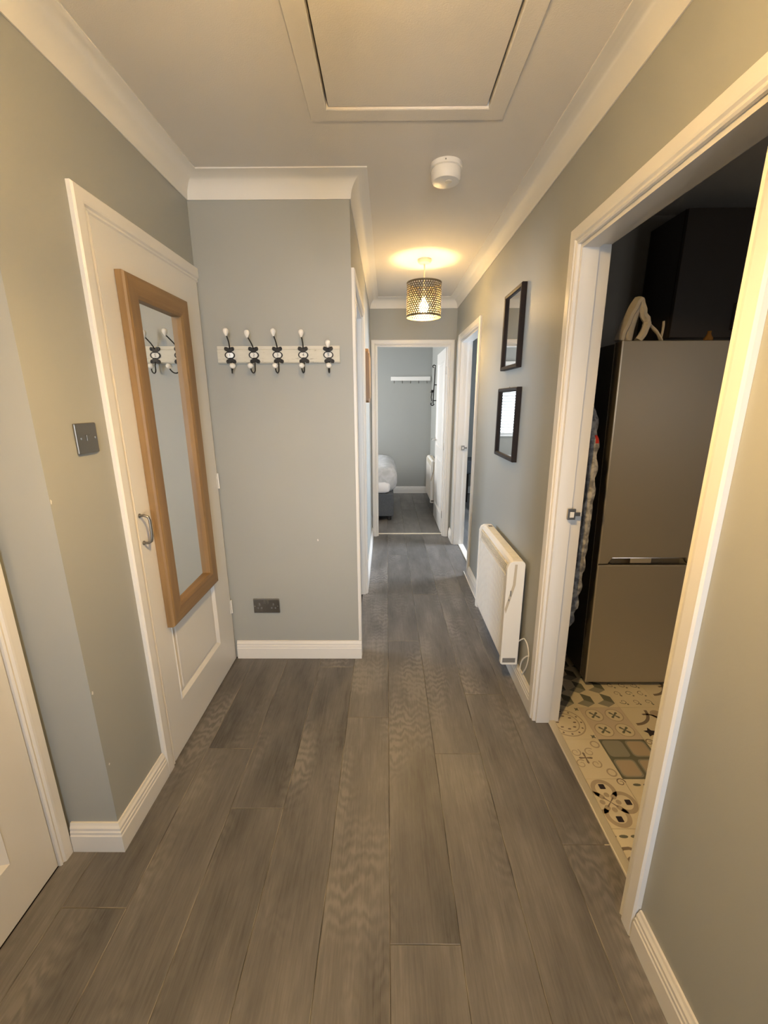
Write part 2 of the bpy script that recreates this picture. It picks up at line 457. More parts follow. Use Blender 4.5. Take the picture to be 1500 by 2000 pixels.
for i in range(0, 6):
    for j in range(-4, 7):
        kind = lay.get((i, j), kinds[(i * 5 + j * 7) % 9])
        cut = i == 0
        if kind not in tproto:
            tproto[kind] = tile_mesh(kind).build('tile', V); o = tproto[kind]
        else:
            o = tproto[kind].copy(); C.objects.link(o)
        o.parent = kf; o.location = (.735 + TS * i, 1.145 + TS * j, -.0008)
# the first column lies partly under the threshold strip and the wall

# ---------------------------------------------------------------- walls
def wall(name, boxes, label, mats=M_wall):
    m = MB()
    for q in boxes: m.box(q[:3], q[3:])
    return struct(m.build(name, mats), label, 'wall')
DH = 2.012
wr = wall('wall_right', [(c, YB, 0, c + WT, .88, HC), (c, .88, DH, c + WT, 1.69, HC), (c, 1.69, 0, c + WT, 3.345, HC),
                    (c, 3.345, DH, c + WT, 4.195, HC), (c, 4.195, 0, c + WT, 6.73, HC)], 'grey painted right wall with the kitchen doorway and radiator')
we = wall('wall_end', [(-2.6, YE, 0, -.14, YE + .105, HC), (-.14, YE, DH, .645, YE + .105, HC), (.645, YE, 0, c, YE + .105, HC)],
     'grey wall at the end of the corridor around the bedroom door')
wcl = wall('wall_corridor', [(-e_ - .1, YF, 0, -e_, 2.215, HC), (-e_ - .1, 2.215, DH, -e_, 3.02, HC), (-e_ - .1, 3.02, 0, -e_, YE, HC)],
     'narrow grey corridor wall on the left with the wooden plaque')
wf = wall('wall_front', [(-2.6, YF, 0, -e_ - .1, YF + .1, HC)], 'blue-grey wall facing the camera with the coat hooks')
wl = wall('wall_left', [(-a_ - .1, Y1, 0, -a_, 1.405, HC), (-a_ - .1, 1.405, DH, -a_, YF, HC)], 'grey left wall above and beside the mirror door')
wrec = wall('wall_recess', [(-b_ - .1, Y1, 0, -a_ - .1, Y1 + .1, HC), (-b_ - .1, 1.035, 0, -b_, Y1, HC), (-b_ - .1, .25, DH, -b_, 1.035, HC), (-b_ - .1, YB, 0, -b_, .25, HC)],
     'grey return wall beside the near left door')
wall('wall_back', [(-2.6, YB - .12, 0, -.18, YB, HC), (-.18, YB - .12, 2.25, .684, YB, HC), (.684, YB - .12, 0, 3.0, YB, HC)], 'grey wall behind the camera around the added front door')
wall('wall_bedroom', [(-2.6, 6.73, 0, -1.4, 6.85, HC), (-1.4, 6.73, 0, -.32, 6.85, .9), (-1.4, 6.73, 2.02, -.32, 6.85, HC), (-.32, 6.73, 0, 3.0, 6.85, HC)],
     'pale grey bedroom wall seen through the far doorway')
wall('wall_outer_left', [(-2.7, YB - .12, 0, -2.6, 2.35, HC), (-2.7, 2.35, 0, -2.6, 3.35, .9), (-2.7, 2.35, 2.0, -2.6, 3.35, HC), (-2.7, 3.35, 0, -2.6, 5.25, HC), (-2.7, 5.25, 0, -2.6, 6.25, .9), (-2.7, 5.25, 2.0, -2.6, 6.25, HC), (-2.7, 6.25, 0, -2.6, 6.85, HC)],
     'outer left wall of the side room with its window')
wall('wall_outer_right', [(3.0, YB - .12, 0, 3.1, 3.6, HC), (3.0, 3.6, 0, 3.1, 4.8, .9), (3.0, 3.6, 2.0, 3.1, 4.8, HC), (3.0, 4.8, 0, 3.1, 6.85, HC)],
     'outer right wall with the window of the right room')
wall('wall_kitchen', [(c + WT, 2.6, 0, 3.0, 2.7, HC), (c + WT, -.5, 0, 1.95, -.4, HC), (1.95, -.5, 0, 2.85, -.4, 1.05), (1.95, -.5, 1.95, 2.85, -.4, HC), (2.85, -.5, 0, 3.0, -.4, HC)], 'dark kitchen wall behind the fridge', M_kwall)
wall('wall_kitchen_side', [(c + WT + .0005, -.4, 0, c + WT + .004, .86, HC), (c + WT + .0005, 1.72, 0, c + WT + .004, 2.6, HC)], 'kitchen side of the hallway wall', M_kwall)
# paint chips
def chip(parent, pts, off):
    MB().face(pts).build('paint_chip', M_cove, parent)
chip(wf, [(-.380, YF - .0006, .728), (-.374, YF - .0006, .730), (-.372, YF - .0006, .720), (-.377, YF - .0006, .717)], 0)
chip(wl, [(-a_ + .0006, 1.083, .608), (-a_ + .0006, 1.088, .603), (-a_ + .0006, 1.086, .594), (-a_ + .0006, 1.080, .598)], 0)
chip(wl, [(-a_ + .0006, 1.092, .334), (-a_ + .0006, 1.095, .328), (-a_ + .0006, 1.091, .324), (-a_ + .0006, 1.088, .329)], 0)
chip(wl, [(-a_ + .0006, 1.079, 1.205), (-a_ + .0006, 1.083, 1.20), (-a_ + .0006, 1.081, 1.19), (-a_ + .0006, 1.078, 1.193)], 0)

# ---------------------------------------------------------------- ceiling with loft hatch hole
hx0, hx1, hy0, hy1 = -.203, .347, .95, 1.722
ce = MB()
ce.box((-2.7, -1.75, HC), (hx0, 6.9, HC + .06)); ce.box((hx1, -1.75, HC), (3.1, 6.9, HC + .06))
ce.box((hx0, -1.75, HC), (hx1, hy0, HC + .06)); ce.box((hx0, hy1, HC), (hx1, 6.9, HC + .06))
struct(ce.build('ceiling', M_ceil), 'off-white textured ceiling of the hallway', 'ceiling')
MBh = MB().box((hx0 - .05, hy0 - .05, HC + .062), (hx1 + .05, hy1 + .05, HC + .10))
hatch = thing('loft_hatch', 'square white loft hatch panel in a flat frame on the ceiling', 'hatch', (.072, 1.34, HC))
MB().box((hx0 + .007, hy0 + .004, HC + .001), (hx1 - .007, hy1 - .003, HC + .03)).build('hatch_panel', M_ceil, hatch, bevel=.0015)
MBh.build('loft_void', M_black, hatch)  # black slab that puts the darkness of the loft behind the panel gaps
def ring_sweep(m, s0, s1, t0, t1, prof, mp, mi=0):
    # closed rectangular frame; prof = [(outward offset, proud)]
    rings = []
    for (o, p) in prof:
        rings.append([mp(s0 - o, p, t0 - o), mp(s1 + o, p, t0 - o), mp(s1 + o, p, t1 + o), mp(s0 - o, p, t1 + o)])
    n = len(prof)
    for i in range(n):
        A, B = rings[i], rings[(i + 1) % n]
        for k in range(4):
            m.face([A[k], A[(k + 1) % 4], B[(k + 1) % 4], B[k]], mi)
hf = MB(); ring_sweep(hf, hx0, hx1, hy0, hy1, [(0, 0), (.062, 0), (.062, .003), (.059, .006), (.003, .006), (0, .004)], lambda s, p, t: (s, t, HC - p))
hf.build('hatch_frame', M_ceil, hatch)

# ---------------------------------------------------------------- coving and skirting sweeps
def poly_sweep(m, pts, prof, closed=False, mi=0):
    P = [Vector(p) for p in pts]; n = len(P)
    def nrm(i, j):
        d = (P[j] - P[i]).normalized(); return Vector((-d.y, d.x))
    rows = []
    for i in range(n):
        if closed or 0 < i < n - 1:
            n1, n2 = nrm((i - 1) % n, i), nrm(i, (i + 1) % n)
            b = (n1 + n2); b = b / (1 + n1.dot(n2))
        else:
            b = nrm(0, 1) if i == 0 else nrm(n - 2, n - 1)
        rows.append([(P[i].x + b.x * o, P[i].y + b.y * o, z) for o, z in prof])
    k = len(prof)
    for i in range(n if closed else n - 1):
        A, B = rows[i], rows[(i + 1) % n]
        for j in range(k if True else k - 1):
            j2 = (j + 1) % k
            m.face([A[j], B[j], B[j2], A[j2]], mi)
    if not closed:
        m.face(rows[0], mi); m.face(rows[-1], mi)
G = .0004
cprof = [(G, HC - CV - .006), (.005, HC - CV - .006), (.007, HC - CV)]
for i in range(1, 9):
    t = i / 9 * PI / 2
    cprof.append((.007 + (CV - .010) * (1 - math.cos(t)), HC - CV + (CV - .006) * math.sin(t)))
cprof += [(CV - .002, HC - .006), (CV, HC - .005), (CV, HC - G), (G, HC - G)]
cm = MB()
poly_sweep(cm, [(c, YB), (c, YE), (-e_, YE), (-e_, YF), (-a_, YF), (-a_, Y1), (-b_, Y1), (-b_, YB)], cprof, True)
struct(cm.build('trim_4', M_cove, smooth=True), 'white plaster coving running round the hallway ceiling', 'coving')
bprof = [(G, .0004), (.018, .0004), (.018, .066), (.0155, .070), (.0155, .080), (.013, .084), (.013, .094), (.0085, .102), (.006, BBH), (G, BBH)]
def bb(name, pts, label):
    m = MB(); poly_sweep(m, pts, bprof); struct(m.build(name, M_trim), label, 'skirting board')
bb('baseboard_right', [(c, YB), (c, .833)], 'white skirting board right of the kitchen doorway')
bb('baseboard_radiator', [(c, 1.712), (c, 3.298)], 'white skirting board running beneath the radiator')
bb('baseboard_end', [(c, 4.242), (c, YE - .02)], 'short white skirting board beside the bedroom door')
bb('baseboard_corridor', [(-e_, YE - .02), (-e_, 3.075)], 'white skirting board along the left corridor wall')
bb('baseboard_front', [(-e_ + .017, YF), (-a_ + .022, YF)], 'white skirting board under the coat hooks')
bb('baseboard_left', [(-a_, 1.356), (-a_, Y1), (-b_ + .02, Y1)], 'white skirting board turning the corner beside the near left door')
bb('baseboard_bedroom', [(c - .0, 6.73), (-1.9, 6.73)], 'white skirting board along the bedroom wall')
bb('baseboard_side', [(3.0, 6.73), (c + WT, 6.73)], 'white skirting board in the far right room')

# ---------------------------------------------------------------- door frames
aprof = [(-.002, 0), (-.002, .010), (.003, .014), (.008, .011), (.012, .011), (.017, .017), (.024, .018), (.055, .018), (.060, .013), (.060, 0)]
aprof_n = [(o * .78 if o > 0 else o, p) for o, p in aprof]
def u_sweep(m, s0, s1, zt, prof, mp, z0=.0005, w=1.0):
    rows = []
    for (o, p) in prof:
        p = max(p, G)
        rows.append([mp(s0 - o * w, p, z0), mp(s0 - o * w, p, zt + o), mp(s1 + o, p, zt + o), mp(s1 + o, p, z0)])
    n = len(prof)
    for i in range(n):
        A, B = rows[i], rows[(i + 1) % n]
        for k in range(3): m.face([A[k], A[k + 1], B[k + 1], B[k]])
    m.face([r[0] for r in rows]); m.face([r[3] for r in rows])
def lining(m, s0, s1, zt, mp, depth, th=.022):
    def bx(sa, sb, za, zb, pa=-depth, pb=-.0005):
        P = [mp(s, p, z) for s in (sa, sb) for p in (pa, pb) for z in (za, zb)]
        m.add(P, [(0, 1, 3, 2), (4, 6, 7, 5), (0, 4, 5, 1), (2, 3, 7, 6), (0, 2, 6, 4), (1, 5, 7, 3)])
    bx(s0 - th, s0, .0005, zt + th); bx(s1, s1 + th, .0005, zt + th); bx(s0, s1, zt, zt + th)
    return bx
def frame(root, s0, s1, zt, mp, depth=WT + .002, stop=True, prof=aprof, lean=None):
    m = MB(); u_sweep(m, s0, s1, zt, prof, mp)
    if lean: m.shear(lean)
    m.build('architrave', M_trim, root)
    m = MB(); bx = lining(m, s0 + .004, s1 - .004, zt - .004, mp, depth)
    if lean: m.shear(lean)
    m.build('lining', M_trim, root)
    if stop:
        m = MB()
        def bx2(sa, sb, za, zb, pa, pb):
            P = [mp(s, p, z) for s in (sa, sb) for p in (pa, pb) for z in (za, zb)]
            m.add(P, [(0, 1, 3, 2), (4, 6, 7, 5), (0, 4, 5, 1), (2, 3, 7, 6), (0, 2, 6, 4), (1, 5, 7, 3)])
        pa, pb = -.0615, -.001
        bx2(s0 + .004, s0 + .014, .0005, zt - .004, pa, pb); bx2(s1 - .014, s1 - .004, .0005, zt - .004, pa, pb)
        bx2(s0 + .014, s1 - .014, zt - .016, zt - .004, pa, pb)
        if lean: m.shear(lean)
        m.build('door_stop', M_trim, root)
mpR = lambda s, p, z: (c - p, s, z)
mpE = lambda s, p, z: (s, YE - p, z)
mpC = lambda s, p, z: (-e_ + p, s, z)
mpL = lambda s, p, z: (-a_ + p, s, z)
mpN = lambda s, p, z: (-b_ + p, s, z)
ZT = 1.995
def klean(x, y, z):
    f = max(0, min(1, (y - 1.2) / .4)); return (x, y + f * (-.012 + .034 * z / 2.05), z)
d1 = sroot('door_1', (c, 1.28, 0), 'open kitchen doorway on the right with moulded white frame', 'doorway')
frame(d1, .896, 1.672, ZT, mpR, lean=klean)
m = MB().box((.735, 1.645, .985), (.765, 1.6535, 1.03)).box((.742, 1.643, .995), (.758, 1.646, 1.018), 1).box((.765, 1.647, 1.0), (.785, 1.6525, 1.015))
m.build('strike_plate', [M_steel, M_trim], d1)

d2 = sroot('door_2', (.25, YE, 0), 'white framed bedroom doorway at the corridor end, door swung inward', 'door')
frame(d2, -.108, .628, ZT, mpE, depth=.107, stop=False, prof=aprof_n)
m = MB()
for q in [((-.104, YE + .001, .001), (-.092, YE + .062, 1.99)), ((.612, YE + .001, .001), (.624, YE + .062, 1.99)), ((-.092, YE + .001, 1.978), (.612, YE + .062, 1.99))]: m.box(*q)
m.build('door_stop', M_trim, d2)

d3 = sroot('door_3', (c, 3.77, 0), 'open far right doorway with white frame beside the bedroom door', 'doorway')
frame(d3, 3.362, 4.178, ZT, mpR)
m = MB().box((.735, 4.155, .985), (.765, 4.1635, 1.03)).box((.742, 4.153, .995), (.758, 4.156, 1.018), 1).box((.765, 4.157, 1.0), (.79, 4.1625, 1.015))
m.build('strike_plate', [M_steel, M_trim], d3)

d4 = sroot('door_4', (-e_, 2.6, 0), 'white framed doorway on the left corridor wall, seen edge-on', 'doorway')
frame(d4, 2.232, 3.005, ZT, mpC, depth=.102)

# cupboard door carrying the mirror
def panel_leaf(root, name, s0, s1, z0, z1, face, thick, panels, mp, mat=M_door):
    """leaf with recessed moulded panels; mp(s,p,z), face proud p=face"""
    m = MB(); fr = face; bk = face - thick
    P = [mp(s, p, z) for s in (s0, s1) for p in (bk, fr) for z in (z0, z1)]
    m.add(P, [(0, 1, 3, 2), (4, 6, 7, 5), (0, 4, 5, 1), (1, 5, 7, 3), (0, 2, 6, 4)])
    # front face grid with panel holes (panels stacked vertically)
    ps = sorted(panels, key=lambda q: q[2]); zc = z0
    for (a, b, zl, zh) in ps:
        m.face([mp(s0, fr, zc), mp(s1, fr, zc), mp(s1, fr, zl), mp(s0, fr, zl)])
        m.face([mp(s0, fr, zl), mp(a, fr, zl), mp(a, fr, zh), mp(s0, fr, zh)])
        m.face([mp(b, fr, zl), mp(s1, fr, zl), mp(s1, fr, zh), mp(b, fr, zh)])
        zc = zh
        steps = [(0, 0), (.004, .003), (.009, -.001), (.020, -.010), (.026, -.010), (.040, -.004)]
        for (o1, p1), (o2, p2) in zip(steps, steps[1:]):
            A = [mp(a + o1, fr + p1, zl + o1), mp(b - o1, fr + p1, zl + o1), mp(b - o1, fr + p1, zh - o1), mp(a + o1, fr + p1, zh - o1)]
            B = [mp(a + o2, fr + p2, zl + o2), mp(b - o2, fr + p2, zl + o2), mp(b - o2, fr + p2, zh - o2), mp(a + o2, fr + p2, zh - o2)]
            for k in range(4): m.face([A[k], A[(k + 1) % 4], B[(k + 1) % 4], B[k]])
        m.face(B)
    m.face([mp(s0, fr, zc), mp(s1, fr, zc), mp(s1, fr, z1), mp(s0, fr, z1)])
    return m.build(name, mat, root)
d5 = sroot('door_5', (-a_, 1.78, 0), 'white panelled cupboard door on the left that carries the long mirror', 'door')
m = MB()
rows = []
for (o, p) in aprof:   # left upright and head, running into the front wall
    o2 = o * 1.0; p = max(p, G)
    rows.append([mpL(1.417 - o2, p, .0005), mpL(1.417 - o2, p, ZT + o), mpL(YF - .002, p, ZT + o)])
for i in range(len(aprof)):
    A, B = rows[i], rows[(i + 1) % len(aprof)]
    for k in range(2): m.face([A[k], A[k + 1], B[k + 1], B[k]])
m.face([r[0] for r in rows]); m.face([r[2] for r in rows])
m.build('architrave', M_trim, d5)
MB().box((-a_ - .1, 1.406, .0005), (-a_ - .001, 1.419, 2.01)).box((-a_ - .1, 1.419, 1.998), (-a_ - .001, YF - .002, 2.010)).box((-a_ - .1, 2.152, .0005), (-a_ - .001, YF - .002, 1.998)).build('lining', M_trim, d5)
leaf5 = panel_leaf(d5, 'door_leaf', 1.421, 2.149, .006, 1.992, .012, .036, [(1.53, 1.965, .215, .86), (1.53, 1.965, 1.02, 1.86)], mpL)
MB().box((-a_ - .1, 1.41, .0), (-a_ - .06, 2.16, 2.0)).build('door_back', M_door, d5)
hp = [(-a_ + .012, 1.435, 1.062), (-a_ + .030, 1.435, 1.063), (-a_ + .042, 1.436, 1.058), (-a_ + .046, 1.437, 1.045), (-a_ + .046, 1.437, .985), (-a_ + .042, 1.437, .966), (-a_ + .030, 1.436, .960), (-a_ + .012, 1.436, .960)]
MB().tube(hp, .0048, 10).lathe((-a_ + .012, 1.435, 1.062), [(.008, 0), (.008, .003), (.0, .003)], 14, axis='X').lathe((-a_ + .012, 1.436, .960), [(.008, 0), (.008, .003), (.0, .003)], 14, axis='X').build('handle', M_steel, leaf5, smooth=True)
for z in (1.055, .334):
    MB().tube([(-a_ + .016, 2.152, z - .04), (-a_ + .016, 2.152, z + .04)], .0035, 8).box((-a_ + .010, 2.139, z - .04), (-a_ + .0135, 2.151, z + .04)).build('hinge', M_door, d5)

# near left door
d6 = sroot('door_6', (-b_, .64, 0), 'white panelled door at the lower left edge of the picture', 'door')
frame(d6, .27, 1.017, ZT, mpN, depth=.1, stop=False, prof=aprof_n)
panel_leaf(d6, 'door_leaf', .276, 1.011, .006, 1.988, .004, .036, [(.40, .885, .195, .86), (.40, .885, 1.02, 1.86)], mpN)
MB().box((-b_ - .1, .25, 0), (-b_ - .06, 1.03, 2.0)).build('door_back', M_door, d6)

# bedroom leaf swung open against the right wall
mpB = lambda s, p, z: (.605 - p, s, z)
lf = panel_leaf(d2, 'door_leaf', 4.568, 5.318, .008, 1.985, 0, .033, [(4.68, 5.20, .20, .82), (4.68, 5.20, .93, 1.87)], lambda s, p, z: (.608 - p, s, z))
MB().lathe((.608, 5.262, 1.0), [(.0, -.010), (.026, -.010), (.026, 0)], 20, axis='X').tube([(.60, 5.262, 1.0), (.565, 5.262, 1.0), (.558, 5.25, 1.0), (.558, 5.16, .998)], .008, 8).build('handle', M_chrome, lf, smooth=True)
for z in (.22, .98, 1.76):
    MB().tube([(.619, 4.562, z - .04), (.619, 4.562, z + .04)], .006, 8).box((.6215, YE + .064, z - .04), (.6235, 4.560, z + .04)).build('hinge', M_steel, d2)

# added front door behind the camera, unseen (fill light comes through its glass)
d7 = sroot('door_7_added', (.25, YB, 0), 'glazed white front door added behind the camera to bring in fill light', 'door')
m = MB(); mF = lambda s, p, z: (s, YB + p, z)
u_sweep(m, -.16, .63, 2.2, aprof_n, mF); m.build('architrave', M_trim, d7)
m = MB()
for q in [((-.18, YB - .09, 0), (-.06, YB - .02, 2.25)), ((.56, YB - .09, 0), (.684, YB - .02, 2.25)), ((-.06, YB - .09, 0), (.56, YB - .02, .3)), ((-.06, YB - .09, 2.1), (.56, YB - .02, 2.25)), ((-.06, YB - .09, 1.1), (.56, YB - .02, 1.18))]: m.box(*q)
dl = m.build('door_leaf', M_door, d7)
MB().box((-.06, YB - .06, .3), (.56, YB - .055, 1.1)).build('pane', M_glass, dl); MB().box((-.06, YB - .06, 1.18), (.56, YB - .055, 2.1)).build('pane', M_glass, dl)

# ---------------------------------------------------------------- windows of the side rooms
def window(name, axis, face, s0, s1, z0, z1, label, depth=.1):
    r = sroot(name, ((s0 + s1) / 2, face, z0) if axis == 'Y' else (face, (s0 + s1) / 2, z0), label, 'window')
    def bx(m, sa, sb, za, zb, da, db):
        if axis == 'Y': m.box((sa, face + da, za), (sb, face + db, zb))
        else: m.box((face + da, sa, za), (face + db, sb, zb))
    sgn = 1 if (face > 0) else -1
    m = MB(); d0, d1_ = sgn * .04, sgn * .09
    for q in ((s0, s0 + .06, z0, z1), (s1 - .06, s1, z0, z1), (s0 + .06, s1 - .06, z0, z0 + .06), (s0 + .06, s1 - .06, z1 - .06, z1), ((s0 + s1) / 2 - .03, (s0 + s1) / 2 + .03, z0 + .06, z1 - .06)):
        bx(m, *q, d0, d1_)
    m.build('window_frame', M_white, r)
    for q in ((s0 + .06, (s0 + s1) / 2 - .03), ((s0 + s1) / 2 + .03, s1 - .06)):
        m = MB(); bx(m, q[0], q[1], z0 + .06, z1 - .06, sgn * .062, sgn * .068); m.build('pane', M_glass, r)
    return r
window('window_1', 'Y', 6.73, -1.4, -.32, .9, 2.02, 'bedroom window with white frame, out of direct view')
window('window_2', 'X', -2.6, 2.35, 3.35, .9, 2.0, 'window of the room left of the corridor')
window('window_5_added', 'X', -2.6, 5.25, 6.25, .9, 2.0, 'added side window of the bedroom, unseen, for fill light')  # unseen window added to light the bedroom from the left
window('window_3', 'X', 3.0, 3.6, 4.8, .9, 2.0, 'window of the far right room')
window('window_4_added', 'Y', -.4, 1.95, 2.85, 1.05, 1.95, 'added kitchen window out of view, for fill light')  # unseen window added to let the kitchen fill in
bl = thing('window_blind', 'white venetian blind over the bedroom window, mirrored in the lower picture', 'blind', (-.86, 6.715, 2.0))
MB().box((-1.4, 6.69, 1.99), (-.32, 6.725, 2.03)).build('headrail', M_white, bl)
s_me = None
for k in range(25):
    z = .93 + k * .043
    if s_me is None:
        m = MB(); m.box((-1.39, -.0215, -.0012), (-.33, .0215, .0012))
        s_me = m.build('slat', M_blind); o = s_me
    else: o = s_me.copy(); C.objects.link(o)
    o.parent = bl; o.rotation_euler = (math.radians(35), 0, 0)
    o.location = Vector((0, 6.708, z)) - Vector(bl.location)

# ---------------------------------------------------------------- mirror
mi = thing('wall_mirror', 'long oak framed mirror hung on the white cupboard door', 'mirror', (-a_ + .013, 1.73, .58))
y0, y1, z0, z1 = 1.504, 1.958, .578, 1.870
FB, FF = -a_ + .0135, -a_ + .046
fw = .075
def stile(ya, yb, side):
    # mitred upright with rounded outer front edge
    m = MB(); out, inn = (ya, yb) if side < 0 else (yb, ya); s = -side
    sec = [(out, FB), (out, FF - .010), (out + s * .004, FF - .003), (out + s * .012, FF), (inn - s * .012, FF - .001), (inn, FF - .006), (inn, FB)]
    def lim(y): return abs(y - out) / fw * fw
    lo = [(x, y, z0 + lim(y)) for y, x in sec]; hi = [(x, y, z1 - lim(y)) for y, x in sec]; n = len(sec)
    m.add(lo + hi, [tuple(range(n)), tuple(range(n, 2 * n))] + [(i, (i + 1) % n, n + (i + 1) % n, n + i) for i in range(n)])
    return m
def rail(za, zb, side):
    m = MB(); out, inn = (za, zb) if side < 0 else (zb, za); s = -side
    sec = [(out, FB), (out, FF - .010), (out + s * .004, FF - .003), (out + s * .012, FF), (inn - s * .012, FF - .001), (inn, FF - .006), (inn, FB)]
    def lim(z): return abs(z - out)
    lo = [(x, y0 + lim(z), z) for z, x in sec]; hi = [(x, y1 - lim(z), z) for z, x in sec]; n = len(sec)
    m.add(lo + hi, [tuple(range(n)), tuple(range(n, 2 * n))] + [(i, (i + 1) % n, n + (i + 1) % n, n + i) for i in range(n)])
    return m
stile(y0, y0 + fw, -1).build('frame_side', M_oak_v, mi); stile(y1 - fw, y1, 1).build('frame_side', M_oak_v, mi)
rail(z0, z0 + fw, -1).build('frame_rail', M_oak_h, mi); rail(z1 - fw, z1, 1).build('frame_rail', M_oak_h, mi)
MB().box((FB + .001, y0 + fw - .004, z0 + fw - .004), (FB + .007, y1 - fw + .004, z1 - fw + .004)).shear(lambda x, y, z: (x + (.0048 * (y1 - fw - y) / .3 if x > FB + .004 else 0), y, z)).build('mirror_glass', M_mirror, mi)

# ---------------------------------------------------------------- switch, socket
sw = thing('light_switch', 'square brushed metal wall plate left of the mirror door', 'switch', (-a_, 1.25, 1.35))
MB().box((-a_ + .0005, 1.207, 1.307), (-a_ + .009, 1.296, 1.395)).build('plate', M_steel, sw, bevel=.003)
MB().box((-a_ + .009, 1.244, 1.343), (-a_ + .0125, 1.260, 1.361)).build('rocker', M_steel, sw, bevel=.001)
MB().lathe((-a_ + .0092, 1.222, 1.351), [(.0035, 0), (.0035, .0008), (0, .0012)], 10, axis='X').build('screw', M_chrome, sw)
MB().lathe((-a_ + .0092, 1.282, 1.351), [(.0035, 0), (.0035, .0008), (0, .0012)], 10, axis='X').build('screw', M_chrome, sw)
so = thing('wall_socket', 'black nickel double socket low on the wall under the coat hooks', 'socket', (-.682, YF, .332))
MB().box((-.757, YF - .009, .290), (-.609, YF - .0005, .376)).build('plate', M_nickel, so, bevel=.003)
for x in (-.692, -.674): MB().box((x - .005, YF - .0125, .350), (x + .005, YF - .009, .368)).build('rocker', M_steel, so, bevel=.0012)
for x in (-.722, -.644):
    m = MB(); yy = YF - .0094
    m.box((x - .004, yy, .338), (x + .004, YF - .009, .350)); m.box((x - .015, yy, .316), (x - .006, YF - .009, .325)); m.box((x + .006, yy, .316), (x + .015, YF - .009, .325))
    m.build('pin_slot', M_greyin, so)
for x in (-.748, -.618): MB().lathe((x, YF - .0092, .332), [(0, -.0008), (.003, -.0004), (.003, 0)], 10, axis='Y').build('screw', M_chrome, so)

# ---------------------------------------------------------------- coat rack
def distressed():
    m = new_mat('distressed_white_board', (.62, .60, .52), .6); N, L, b = nodes(m)
    n = noise(N, L, coord(N, L, (5, 1, 22)), 3, 5, .7)
    L.new(ramp(N, L, n, [(.33, (.30, .26, .20)), (.40, (.62, .60, .52)), (1, (.70, .68, .60))]), b.inputs['Base Color']); bump(N, L, b, n, .3, .001)
    return m
M_board = distressed()
rk = thing('coat_rack', 'distressed white board with five numbered black hooks on the front wall', 'coat rack', (-.52, YF, 1.673))
m = MB(); bx0, bx1, bz0, bz1 = -.818, -.226, 1.634, 1.713
prof = [(YF - .0005, bz0), (YF - .012, bz0), (YF - .018, bz0 + .006), (YF - .018, bz1 - .017), (YF - .0145, bz1 - .014), (YF - .0145, bz1), (YF - .0005, bz1)]
m.prism([(y, z) for y, z in prof], bx0, bx1, 0); m.build('board', M_board, rk)
FY = YF - .018
def bowtie(m, x, z, s):
    # two curled lobes with a neck, iron
    th = (FY - .0045, FY - .0002)
    pts = [(x - .008, z), (x - .012, z + s * .006), (x - .021, z + s * .010), (x - .024, z + s * .020), (x - .020, z + s * .027), (x - .010, z + s * .026), (x, z + s * .020),
           (x + .010, z + s * .026), (x + .020, z + s * .027), (x + .024, z + s * .020), (x + .021, z + s * .010), (x + .012, z + s * .006), (x + .008, z)]
    m.prism(pts, th[0], th[1], 1)
    for sx in (-1, 1): m.lathe((x + sx * .018, FY - .003, z + s * .0165), [(0, -.0045), (.005, -.003), (.0065, 0)], 10, axis='Y')
spec = [(-.757, -.020, .022, 1.768, .026), (-.641, .000, .004, 1.760, -.006), (-.526, -.006, .016, 1.766, -.004), (-.402, -.010, .018, 1.761, -.003), (-.281, -.010, .040, 1.716, .004)]
